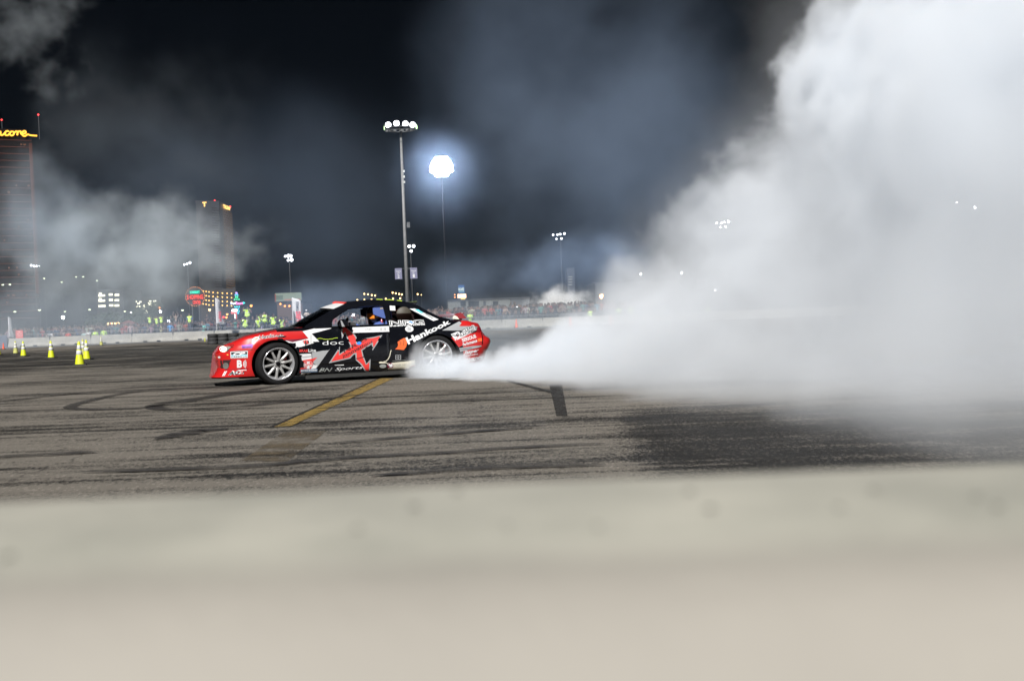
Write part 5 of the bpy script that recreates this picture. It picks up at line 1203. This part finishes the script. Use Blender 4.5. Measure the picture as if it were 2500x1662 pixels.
# motel with lit balconies
def bld(name, px0, px1, pyt, Y, depth, m, label, cat='building'):
    a = at(px0, pyt, Y); b = at(px1, pyt, Y); e = empty(name, (a.x, Y, 0), 0, label, cat); z = (a.z+b.z)/2; w = b.x-a.x
    MB().box((w/2, depth/2, z/2), (w, depth, z)).build('wall', m, e); MB().box((w/2, depth/2, z+.1), (w+.3, depth+.3, .2)).build('roof', mat('roof_felt', (.03, .032, .035), .9), e); return e, w, z
mo, w, z = bld('motel_building', 488, 575, 706, 500, 14, mat('motel_wall', (.022, .018, .016), .9), 'low motel block with four rows of glowing balcony lamps behind the first flag')
M_BALC = emis('balcony_lamp', (1, .55, .13), 1.9)
for r_ in range(4):
    for c_ in range(8):
        x_ = (540, 580, 620, 675, 738, 803, 868, 928)[c_]; y_ = ((398, 402, 408, 415, 420, 424, 427, 430), (455, 460, 467, 471, 475, 479, 483, 487), (512, 520, 526, 531, 535, 538, 540, 544), (572, 577, 586, 588, 590, 592, 595, 598))[r_][c_]
        q = at(400+x_/5.617, 640+y_/5.617, 498.5)-mo.location; lo = MB().box((q.x, .9, q.z-1.2), (6.5, .2, .9)).build('balcony', mat('balcony_rail', (.03, .02, .015), .8), mo)
        MB().lathe([(.001, -.34), (.3, -.15), (.34, .1), (.001, .34)], 8, 'z', (q.x, q.y, q.z)).build('balcony_lamp', M_BALC, lo)
# building with lit windows, left
ow, w, z = bld('office_building', 235, 300, 708, 300, 15, mat('office_wall', (.012, .013, .015), .9), 'dim building with three rows of small lit windows in the left smoke')
for (x_, y_, ww) in [(1368, 432, .8), (1388, 456, 1.9), (1510, 442, 1.1), (1582, 447, .7), (1610, 446, .7), (1368, 506, .8), (1388, 526, 1.9), (1514, 516, 1.1), (1584, 519, .8), (1611, 519, .6), (1391, 600, 2.1), (1517, 590, 1.2), (1588, 592, 1.0), (1613, 592, .6)]:
    q = at(x_/5.6, 640+y_/5.6, 299.8)-ow.location; MB().box((q.x, -.05, q.z), (ww, .1, .62)).build('window', emis('window_light', (1, .97, .72), 1.6), ow)
o2, w, z = bld('office_building', 322, 392, 728, 310, 15, mat('office_wall2', (.012, .013, .015), .9), 'dim building with scattered lit windows behind the dark tree')
rr_ = random.Random(3)
for (x_, y_) in [(1858, 538), (1890, 565), (1918, 542), (1850, 610), (1866, 606), (1906, 606), (1848, 640), (1876, 665), (1968, 590), (1966, 608), (1964, 638), (1992, 668), (1995, 688), (2052, 533), (2040, 560), (2060, 565), (2042, 578), (2060, 602), (2048, 602), (2112, 530), (2108, 552), (2118, 570), (2132, 580), (2106, 585), (2112, 598)]:
    q = at(x_/5.6, 640+y_/5.6, 309.8)-o2.location; MB().box((q.x, -.05, q.z), (rr_.uniform(.4, 1.1), .1, .4)).build('window', emis('window_light'  if False else 'window_light', (1, .97, .72), 5), o2)
# dark tree in front of it
def tree(px, pyt, Y, wid, label, seed):
    p = at(px, pyt, Y); rd = random.Random(seed); e = empty('tree', (p.x, Y, 0), 0, label, 'tree')
    tb = MB().tube((0, 0, 0), (.1, 0, p.z*.45), .28, .18, 8)
    lv = MB()
    for k in range(9):
        a = rd.uniform(0, 6.28); tb.tube((.1, 0, p.z*.35), (math.cos(a)*wid*.33, math.sin(a)*wid*.33, p.z*rd.uniform(.55, .85)), .11, .03, 6)
    for k in range(42):
        a = rd.uniform(0, 6.28); rr0 = wid*.5*rd.random()**.5; zz = p.z*rd.uniform(.42, 1.0); rr0 *= math.sin(min(1, (1.05-zz/p.z)*2.2)*1.57)
        c = Vector((math.cos(a)*rr0, math.sin(a)*rr0, zz))
        for q_ in range(34):
            d = Vector((rd.gauss(0, 1), rd.gauss(0, 1), rd.gauss(0, .8)))*wid*.07; n_ = Vector((rd.gauss(0, 1), rd.gauss(0, 1), rd.gauss(0, 1))).normalized(); t_ = n_.orthogonal().normalized(); b_ = n_.cross(t_); s_ = rd.uniform(.10, .22); o_ = c+d
            lv.add([o_-t_*s_, o_-b_*s_*.5, o_+t_*s_, o_+b_*s_*.5], [(0, 1, 2, 3)])
    tb.build('trunk', mat('bark', (.05, .035, .025), .9), e); lv.build('crown', mat('leaves_dark', (.03, .05, .022), .8, var=.4, vscale=.6), e)
tree(372, 741, 175, 6.5, 'dark leafy tree in front of the lit windows at the left', 3); tree(345, 752, 180, 5, 'lower dark tree left of the leafy one', 8)
tree(268, 766, 140, 6, 'dark bush behind the left crowd', 5); tree(2410, 548, 70, 7.5, 'tree dimly visible in the smoke at the far right', 21); tree(2300, 580, 72, 5, 'smaller tree left of the one at the far right', 22)
# carnival ride lights and red parked car behind the left crowd
M_TENT = mat('tent_red', (.10, .03, .025), .7)
tn = MB().add([(-3.2, -2, 0), (3.2, -2, 0), (3.2, 2, 0), (-3.2, 2, 0), (-3.2, -2, 2.0), (3.2, -2, 2.0), (3.2, 2, 2.0), (-3.2, 2, 2.0), (0, 0, 3.1)], [(4, 5, 8), (5, 6, 8), (6, 7, 8), (7, 4, 8), (0, 1, 5, 4), (1, 2, 6, 5), (2, 3, 7, 6), (3, 0, 4, 7)])
q = at(315, 791, 125); t_o = tn.build('market_tent', M_TENT); t_o.scale = (.62, .62, .80); t_o.location = (q.x, 125, 0); tag(t_o, 'low red-brown tent behind the left crowd', 'tent')
def light_arch(px0, px1, py, Y, label):
    a = at(px0, py, Y); b = at(px1, py, Y); e = empty('light_arch', (a.x, Y, 0), 0, label, 'light stand'); w = b.x-a.x
    MB().tube((0, 0, 0), (0, 0, a.z), .06, n=6).tube((w, 0, 0), (w, 0, b.z), .06, n=6).tube((0, 0, a.z), (w, 0, b.z), .05, n=6).build('frame', M_STEEL, e)
    for k in range(9): MB().lathe([(.001, -.16), (.16, 0), (.001, .16)], 6, 'z', (w*(k/8), -.1, a.z-.25-(1.1 if k in (0, 8) else 0))).build('lamp', M_WARM if k % 2 else M_ORL, e)
light_arch(261, 294, 786, 130, 'arch with small warm lamps over the left crowd')
# circular shopping sign
q = at(476.5, 723.7, 350); cs_ = empty('round_sign', (q.x, 350, 0), 0, 'round sign ringed with bulbs, turquoise and red neon words', 'sign'); zc = q.z
MB().lathe([(.001, .0), (3.1, .0), (3.1, .4), (.001, .4)], 32, 'y', (0, 0, zc)).build('disc', mat('sign_dark', (.012, .01, .012), .6), cs_)
MB().tube((-1.2, .2, 0), (-1.2, .2, zc-2), .25, n=8).tube((1.2, .2, 0), (1.2, .2, zc-2), .25, n=8).build('post', M_STEEL, cs_)
for k in range(34):
    a = 2*math.pi*k/34; MB().lathe([(.001, -.1), (.1, 0), (.001, .1)], 6, 'y', (3.25*math.cos(a), -.12, zc+3.25*math.sin(a))).build('bulb', emis('bulb_orange', (1, .35, .12), 2.2), cs_)
M_TURQ = emis('neon_turquoise', (.04, .8, .5), 1.3); M_RN = emis('neon_red', (1, .07, .04), 1.3)
pb = MB().box((0, -.12, zc+1.45), (3.6, .1, 1.25)).build('word_panel', emis('panel_turquoise', (.01, .25, .18), .5), cs_); flat_text('SOMERSET', 3.3, .85, pb, M_TURQ, (-1.65, -.2, zc+1.02), bold=.03)
pb = MB().box((0, -.12, zc-.2), (5.8, .1, 1.75)).build('word_panel', emis('panel_red', (.3, .01, .01), .35), cs_); flat_text('SHOPPING', 5.5, 1.5, pb, M_RN, (-2.75, -.2, zc-.95), bold=.01)
pb = MB().box((.5, -.12, zc-2.0), (2.9, .1, 1.35)).build('word_panel', emis('panel_red', (.3, .01, .01), .35), cs_); flat_text('CENTER', 2.7, 1.15, pb, M_RN, (-.85, -.2, zc-2.58), bold=.01)
# neon resort sign
q = at(578.6, 741, 380); ns = empty('neon_sign', (q.x, 380, 0), 0, 'slim neon sign, green and blue upright crossed by pink words', 'sign'); z = q.z
MB().tube((0, .2, 0), (0, .2, z+3.5), .2, n=8).build('post', M_STEEL, ns)
for (zz, w_, h_, c_, nm_) in ((3.9, .35, .6, (.5, .35, 1), 'violet'), (3.2, .9, .5, (.1, .5, 1), 'azure'), (2.4, .7, .7, (.05, .8, .3), 'green'), (1.5, 1.7, .5, (.05, .8, .4), 'green2'), (-1.2, 1.6, .45, (.05, .8, .9), 'cyan'), (-2.0, 1.1, .6, (.05, .5, .9), 'azure2'), (-2.9, 1.4, .4, (.1, .8, .9), 'cyan2'), (-3.6, .8, .5, (.1, .6, .9), 'azure3')):
    MB().box((-w_*.5, -.1, z+zz), (.3, .1, h_)).box((w_*.5, -.1, z+zz), (.3, .1, h_)).box((0, -.1, z+zz), (w_*.5, .1, .25)).build('neon_tube', emis('neon_'+nm_, c_, 1.6), ns)
flat_text('Royal', 1.9, 1.2, ns, emis('neon_white_blue', (.65, .7, 1), 2.0), (-2.3, -.2, z-.5), bold=.02); flat_text('Resort', 2.4, 1.1, ns, emis('neon_pink', (1, .25, .6), 1.9), (-.2, -.2, z-.45), bold=.02)
MB().add([(2.3, -.1, z-.3), (3.1, -.1, z+.15), (2.3, -.1, z+.6)], [(0, 1, 2)]).build('arrow', emis('neon_arrow', (.05, .8, .75), 1.8), ns)
q = at(572.5, 757.5, 300); sb = MB().box((0, 0, q.z), (1.6, .2, .7)).tube((0, .2, 0), (0, .2, q.z), .1).build('lit_board', emis('board_white', (1, .97, .9), 2.2)); sb.location = (q.x, 300, 0); tag(sb, 'small white lit board under the neon sign', 'sign')
q = at(573.5, 763.5, 300); sb = MB().box((0, 0, q.z), (1.7, .2, .6)).tube((.6, .2, 0), (.6, .2, q.z), .1).build('lit_board', emis('board_red', (1, .2, .2), .8)); sb.location = (q.x, 299, 0); tag(sb, 'small red lit board below the white one', 'sign')
# billboard
a = at(671, 716, 240); b = at(735, 713.5, 240); bb = empty('billboard', (a.x, 240, 0), 0, 'wide pale green-lit billboard behind the second flag', 'billboard'); w = b.x-a.x; z1 = at(700, 715, 240).z; z0 = at(700, 734.5, 240).z
MB().box((w/2, .2, (z0+z1)/2), (w, .3, z1-z0)).build('panel', emis('billboard_face', (.42, .50, .38), .42), bb)
MB().box((w*.17, 0, (z0+z1)/2-.1), (w*.26, .1, 1.1)).build('picture_patch', emis('billboard_patch', (.18, .24, .18), .5), bb)
MB().box((w*.66, 0, z0+.25), (w*.62, .1, .35)).build('text_strip', emis('billboard_strip', (.5, .25, .18), .6), bb)
MB().tube((w/2, .3, 0), (w/2, .3, z0), .3, n=8).box((w*.5, -.6, z0-.12), (w, .8, .1)).build('post', M_STEEL, bb); MB().box((.1, -.05, (z0+z1)/2-.2), (.25, .2, z1-z0)).build('edge', emis('billboard_edge', (.5, .12, .06), .35), bb)
sh, w, z = bld('shop_building', 676, 738, 741, 235, 12, mat('shop_wall', (.06, .035, .025), .8), 'low shop front with small orange lamps under the billboard')
for px_ in (684, 695, 706, 717): q = at(px_, 747 if px_ != 684 else 742, 234.6)-sh.location; MB().lathe([(.001, -.25), (.28, 0), (.001, .25)], 8, 'z', (q.x, -.2, q.z)).build('lamp', M_ORL, sh)
# blue shop sign on a post
q = at(1126.5, 708.5, 240); rs_ = empty('shop_sign', (q.x, 240, 0), 0, 'blue shop sign above a glowing cream panel on a post', 'sign'); z = q.z
MB().tube((0, .2, 0), (0, .2, z), .22, n=8).build('post', M_STEEL, rs_)
b_ = MB().box((0, 0, z+.25), (1.45, .25, 1.9)).build('blue_panel', emis('sign_blue', (.03, .09, .24), .9), rs_); flat_text('ROSS', 1.3, .65, b_, emis('sign_cream', (.8, .9, .7), .9), (-.65, -.16, z-.1), bold=.02); MB().box((0, -.15, z-.33), (1.2, .05, .22)).build('tag_line', emis('sign_teal', (.3, .6, .6), .5), b_)
MB().box((0.05, 0, z-1.35), (2.0, .25, .95)).build('cream_panel', emis('sign_orange_cream', (1, .62, .38), 1.9), rs_)
MB().add([(-.3, -.1, z-1.9), (.9, -.1, z-1.9), (.6, -.1, z-2.3), (.1, -.1, z-2.4)], [(0, 1, 2, 3)]).build('yellow_panel', emis('sign_yellow', (.9, .6, .1), 1.2), rs_)
for dz in (-1.0, -1.6): MB().lathe([(.001, -.18), (.18, 0), (.001, .18)], 6, 'z', (-1.6, -.1, z+dz)).build('lamp', M_ORL, rs_)
# long low building at the right
lg, w, z = bld('warehouse', 1092, 1262, 732, 165, 14, mat('warehouse_wall', (.10, .105, .10), .85, var=.15), 'long low grey warehouse with small dark windows behind the right crowd')
for px_ in (1130.5, 1150, 1163, 1183, 1210): q = at(px_, 741, 164.9)-lg.location; MB().box((q.x, -.05, q.z), (.42 if px_ == 1183 else .85, .12, .75)).build('window', mat('dark_window', (.02, .025, .03), .2), lg)
for i in range(21): MB().box((i*w/21+.2, -.02, z/2), (.05, .05, z)).build('wall_rib', mat('wall_rib', (.07, .075, .07), .85), lg)
lg2, w, z = bld('warehouse', 1247, 1292, 729, 160, 14, mat('warehouse_wall_dark', (.05, .055, .06), .85), 'darker grey building end left of the white smoke puff')
for i in range(9): MB().box((i*w/9+.2, -.03, z/2), (.08, .06, z)).build('wall_rib', mat('wall_rib2', (.06, .07, .08), .85), lg2)
hb, w, z = bld('hall_building', 1452, 1660, 688, 200, 20, mat('hall_wall', (.035, .037, .04), .85), 'large flat-roofed hall dimly visible behind the smoke plume')
for i in range(12): MB().box((i*w/12+.5, -.05, z/2), (.2, .1, z)).build('wall_rib', mat('wall_rib'), hb)
ot, w, z = bld('office_tower', 1384, 1402, 655, 420, 14, mat('tower_dim', (.03, .035, .045), .8), 'slim dark tower block with pale balconies behind the pole')
for zz in (676, 682, 688.5, 695): q = at(1392.5, zz, 419.8)-ot.location; MB().box((q.x, -.1, q.z), (1.6, .2, .5)).build('balcony', emis('balcony_pale', (.6, .62, .6), .35), ot)
# dark board on two legs in the smoke
q = at(1717.6, 691.8, 90); db = empty('score_board', (q.x, 90.5, 0), 0, 'dark board on two posts standing in the smoke', 'board')
q.y = 90.5
MB().box((0, 0, q.z), (1.05, .12, .85)).build('panel', mat('board_black', (.02, .02, .025), .7), db); MB().tube((-.3, .05, 0), (-.3, .05, q.z), .04).build('post', M_STEEL, db); MB().tube((.3, .05, 0), (.3, .05, q.z), .04).build('post', M_STEEL, db)
# ---- feather flags
def feather_flag(px, pyt, pyb, Y, wid, label, turn, side=1, words_=True):
    p = at(px, pyt, Y); z1 = p.z; z0 = at(px, pyb, Y).z; e = empty('feather_flag', (p.x, Y, 0), turn, label, 'flag', 'white feather flags at the barrier')
    MB().tube((0, 0, 0), (0, 0, z1), .03, .018, 8).build('pole', mat('flag_pole', (.5, .5, .52), .4), e)
    hgt = z1-z0; n = 16; vs = []; 
    for i in range(n+1):
        t = i/n; z = z0+hgt*t; ww = wid*(.62+.0*t) if t > .35 else wid*(.62+.55*((.35-t)/.35)**1.2)
        ww *= (1-max(0, (t-.86)/.14)**2*.9) if t > .86 else 1
        for j in range(5): s = j/4; vs.append((side*ww*s, .035*math.sin(s*3+t*5)*s-.02, z-(.22*s if t < .2 else 0)*(1-t/.2)))
    o = MB().add(vs, [(i*5+j, i*5+j+1, (i+1)*5+j+1, (i+1)*5+j) for i in range(n) for j in range(4)]).build('banner', mat('flag_cloth', (.5, .5, .52), .7), e, True)
    s_ = o.modifiers.new('thickness', 'SOLIDIFY'); s_.thickness = .006
    if words_:
        flat_text('FORMULA', hgt*.42, wid*.20, o, mat('flag_black', (.03, .03, .05), .6), (side*wid*.30-wid*.02, -.11, z1-.28*hgt+.12*hgt), rot=(0, R(90), 0))
        flat_text('DRIFT', hgt*.40, wid*.34, o, mat('flag_red', (.65, .03, .06), .6), (side*wid*.26, -.13, z0+hgt*.46), rot=(0, R(90), 0), bold=.04)
    return e
feather_flag(525.5, 727, 790, 96.2, .75, 'white feather flag standing left of the yellow vests', R(40))
feather_flag(712.5, 727, 790, 96.2, 1.35, 'white feather flag with black and red words above the bonnet', R(-5))
feather_flag(19.5, 773, 823, 96.2, .55, 'white feather flag at the far left edge', R(60), 1, False)
q = at(50, 816, 95.9); rdm = MB().box((0, 0, 0), (.68, .03, .76)).build('notice_board', mat('notice_red', (.5, .07, .06), .6)); rdm.location = (q.x, 95.7, q.z); tag(rdm, 'red notice hanging on the left crowd fence', 'notice')
for i_, (t_, dz) in enumerate((('NO', .18), ('ENTRY', .0), ('TRACK', -.2))): flat_text(t_, .42 if i_ else .2, .11, rdm, mat('notice_print', (.6, .5, .5), .6), (-.21 if i_ else -.1, -.02, dz))
gt = MB().box((0, 0, .55), (1.6, .08, 1.1)).build('gate', mat('gate_blue_grey', (.05, .06, .10), .6)); gt.location = (-47.5, 94.8, 0); tag(gt, 'dark blue gate panel left of the first barrier block', 'gate')

# =====================================================================
# SMOKE AND AIR
# =====================================================================
def plume(g, pos):
    w = g.warp(g.warp(g.warp(pos, .5, 1.4), 1.7, .60), 4.5, .30)
    x, y, z = g.xyz(w)
    top = g.curve(x, [(-2, .15), (-1.6, .35), (-1.2, .42), (-.4, .38), (.4, .62), (1.2, 1.0), (1.7, 1.75), (2.3, 2.1), (2.9, 2.5), (3.3, 2.95), (3.8, 4.0), (4.5, 5.2), (5.3, 5.7), (7, 5.3), (12, 5.6)])
    yc = g.curve(x, [(-2, 16.1), (-1.2, 16.0), (0, 15.5), (1, 14.8), (3, 13.5), (6, 12.5), (12, 11.5)])
    hf = g.curve(x, [(-2, .8), (-1.2, 1.1), (-.4, 1.6), (.3, 2.5), (1, 4.6), (1.9, 7.0), (3, 9.4), (12, 9.4)])
    hb = g.curve(x, [(-2, .3), (-1, .4), (0, 1.0), (3, 3.2), (6, 5), (12, 6)])
    dy = g.m('SUBTRACT', y, yc); hy = g.n('GeometryNodeSwitch', input_type='FLOAT')
    cmp_ = g.m('GREATER_THAN', dy, 0.0); a = g.m('MULTIPLY', cmp_, hb); b = g.m('MULTIPLY', g.m('SUBTRACT', 1, cmp_), hf)
    ry = g.m('DIVIDE', dy, g.m('ADD', a, b)); rz = g.m('DIVIDE', g.m('MAXIMUM', z, 0), top)
    rl = g.m('MULTIPLY_ADD', rz, 1.12, g.m('POWER', g.m('ABSOLUTE', ry), 1.6)); re_ = g.m('SQRT', g.m('ADD', g.m('MULTIPLY', ry, ry), g.m('MULTIPLY', rz, rz)))
    r = g.m('ADD', g.m('MULTIPLY', cmp_, re_), g.m('MULTIPLY', g.m('SUBTRACT', 1, cmp_), rl))
    d = g.m('SUBTRACT', 1, r)
    d = g.m('MINIMUM', d, g.m('MULTIPLY', g.m('ADD', x, 1.66), 2.2))
    nz = g.noise(w, .9, 8, .68); n2 = g.noise(w, .55, 5, .6)
    d = g.m('ADD', d, g.m('MULTIPLY', g.m('SUBTRACT', nz, .5), 1.15))
    outer = g.m('MULTIPLY', g.m('MULTIPLY', g.m('ADD', d, .45), 1.2, clamp=True), .085)
    sharp = g.curve(z, [(0, 1.5), (1.6, 2.2), (3, 6.0), (5, 10.0), (8, 10.0)])
    d = g.m('MULTIPLY', d, sharp, clamp=True)
    thin = g.curve(ry, [(-1.0, .28), (-.6, .36), (-.25, .75), (.1, 1.0), (1.0, 1.0)])
    d = g.m('MULTIPLY', d, thin)
    d = g.m('MULTIPLY', d, g.curve(x, [(-2, 26), (-1, 20), (0, 12.0), (1.3, 3.0), (3, 1.25), (6, .85), (12, .7)]))
    d = g.m('MULTIPLY', d, g.m('MAXIMUM', g.m('MULTIPLY_ADD', n2, 3.4, -1.2), g.curve(x, [(-2, .8), (0, .7), (1.3, .15), (12, .08)])))
    d = g.m('MULTIPLY', d, g.curve(z, [(0, 1.0), (1.6, 1.1), (2.8, 2.2), (4, 3.6), (8, 4.0)]))
    front = g.m('GREATER_THAN', x, .6)
    return g.m('ADD', g.m('MAXIMUM', d, 0), g.m('MULTIPLY', outer, front))
M_SM = smoke_mat('tyre_smoke', 1.0, (.885, .91, .94), .0)
volume_object('tyre_smoke', plume, (-2.4, 2.6, 0.0), (11.5, 19, 7.4), .058, M_SM, 'thick white tyre smoke billowing from the rear wheel up to the right')
def cloud(name, c, rx, ry, rz, dens, nscale, thr, vox, label, m=None, stretch=(1, 1, 1), sharp=2.5, base=False):
    def f(g, pos):
        w = g.warp(pos, .6/max(rx, rz)*2, max(rx, rz)*.35)
        q = g.v('DIVIDE', g.v('SUBTRACT', w, c), (rx, ry, rz)); r = g.v('LENGTH', q)
        env = g.m('SUBTRACT', 1, r, clamp=True)
        nz = g.noise(g.v('MULTIPLY', w, stretch), nscale, 8, .66)
        d = g.m('MULTIPLY', g.m('SUBTRACT', g.m('ADD', nz, g.m('MULTIPLY', env, .35)), thr), sharp, clamp=True)
        d = g.m('MULTIPLY', d, g.m('MULTIPLY', env, 2.2, clamp=True))
        return g.m('MULTIPLY', d, dens)
    e = 1.25
    mn = (c[0]-rx*e, c[1]-ry*e, max(c[2]-rz*e, .02)); mx = (c[0]+rx*e, c[1]+ry*e, c[2]+rz*e)
    return volume_object(name, f, mn, mx, vox, m or M_DRIFT, label)
M_DRIFT = smoke_mat('drifting_smoke', 1.0, (.76, .86, .97), .0); M_DRIFTB = smoke_mat('blue_grey_smoke', 1.0, (.56, .72, .98), .0); M_DRIFTG = smoke_mat('grey_smoke', 1.0, (.80, .87, .92), .0)
def A(px, py, Y): v = at(px, py, Y); return (v.x, v.y, v.z)
cloud('drifting_smoke', A(330, 620, 60), 10.5, 6, 5.0, .44, .40, .62, .22, 'pale smoke cloud drifting in front of the two left towers', M_DRIFTG)
cloud('drifting_smoke', A(110, 560, 58), 5.0, 5, 6.0, .20, .36, .60, .22, 'thin smoke in front of the left tower', M_DRIFT)
cloud('drifting_smoke', A(90, 60, 50), 5.5, 4, 7.5, .3, .5, .74, .17, 'thin twisting smoke wisp at the top left', M_DRIFTG)
cloud('drifting_smoke', A(340, 330, 60), 11, 6, 8, .022, .22, .62, .35, 'very faint smoke in the dark upper left sky', M_DRIFT)
cloud('drifting_smoke', A(1420, 230, 50), 10, 6, 12, .05, .15, .52, .35, 'broad grey-blue smoke veil right of the glaring floodlight', M_DRIFTB)
cloud('drifting_smoke', A(1080, 430, 148), 9.5, 8, 9.5, .010, .22, .48, .45, 'thin smoke added round the glaring floodlight to carry its halo', M_DRIFTB)  # smoke added round the lamp so its glow shows as a halo
cloud('drifting_smoke', A(1420, 650, 62), 6.5, 5, 2.9, .20, .38, .52, .22, 'blue-grey smoke bank left of the plume above the right crowd', M_DRIFTB)
cloud('drifting_smoke', A(1140, 690, 90), 6, 5, 3.5, .06, .3, .50, .3, 'small bluish smoke over the crowd right of the car', M_DRIFTB)
cloud('drifting_smoke', A(790, 725, 88), 6, 5, 2.6, .06, .35, .48, .3, 'small bluish smoke above the car bonnet', M_DRIFTB)
cloud('drifting_smoke', A(120, 775, 84), 16, 9, 5.0, .045, .2, .35, .45, 'low haze of smoke over the left crowd and barrier', M_DRIFT)
cloud('drifting_smoke', A(700, 785, 84), 18, 9, 3.0, .020, .25, .35, .45, 'low smoke between the car and the far crowd', M_DRIFTB)
cloud('drifting_smoke', A(1350, 780, 80), 11, 10, 3.0, .030, .25, .32, .4, 'low smoke over the far barrier right of the car', M_DRIFT)
cloud('drifting_smoke', A(1180, 850, 24), 3.2, 5, 1.3, .12, .8, .50, .12, 'thin smoke trailing just behind the car tail', M_DRIFT)
cloud('white_smoke_puff', A(1365, 735, 122), 5.6, 3, 2.6, .9, .5, .58, .16, 'dense white smoke puff rising behind the right crowd', smoke_mat('white_puff', 1.0, (.97, .96, .94)), (1, 1, 1.2), 5)
cloud('drifting_smoke', A(620, 500, 75), 20, 8, 10, .011, .14, .40, .8, 'very thin smoke veil across the dark sky left of the tall pole', M_DRIFTB)
cloud('drifting_smoke', A(1500, 420, 60), 12, 6, 9, .030, .18, .44, .4, 'faint smoke veil left of the thick plume', M_DRIFTB)
# the night air over the whole place
hm = bpy.data.materials.new('night_air'); hm.use_nodes = True; nt = hm.node_tree; nt.nodes.clear()
o_ = nt.nodes.new('ShaderNodeOutputMaterial'); pv = nt.nodes.new('ShaderNodeVolumePrincipled'); pv.inputs['Color'].default_value = (.50, .68, 1, 1); pv.inputs['Density'].default_value = .7e-5
nt.links.new(pv.outputs[0], o_.inputs['Volume'])
hz = MB().box((0, 720, 110), (2600, 1700, 222)).build('haze', hm); tag(hz, 'thin night haze over the whole track', 'haze', None, 'stuff')
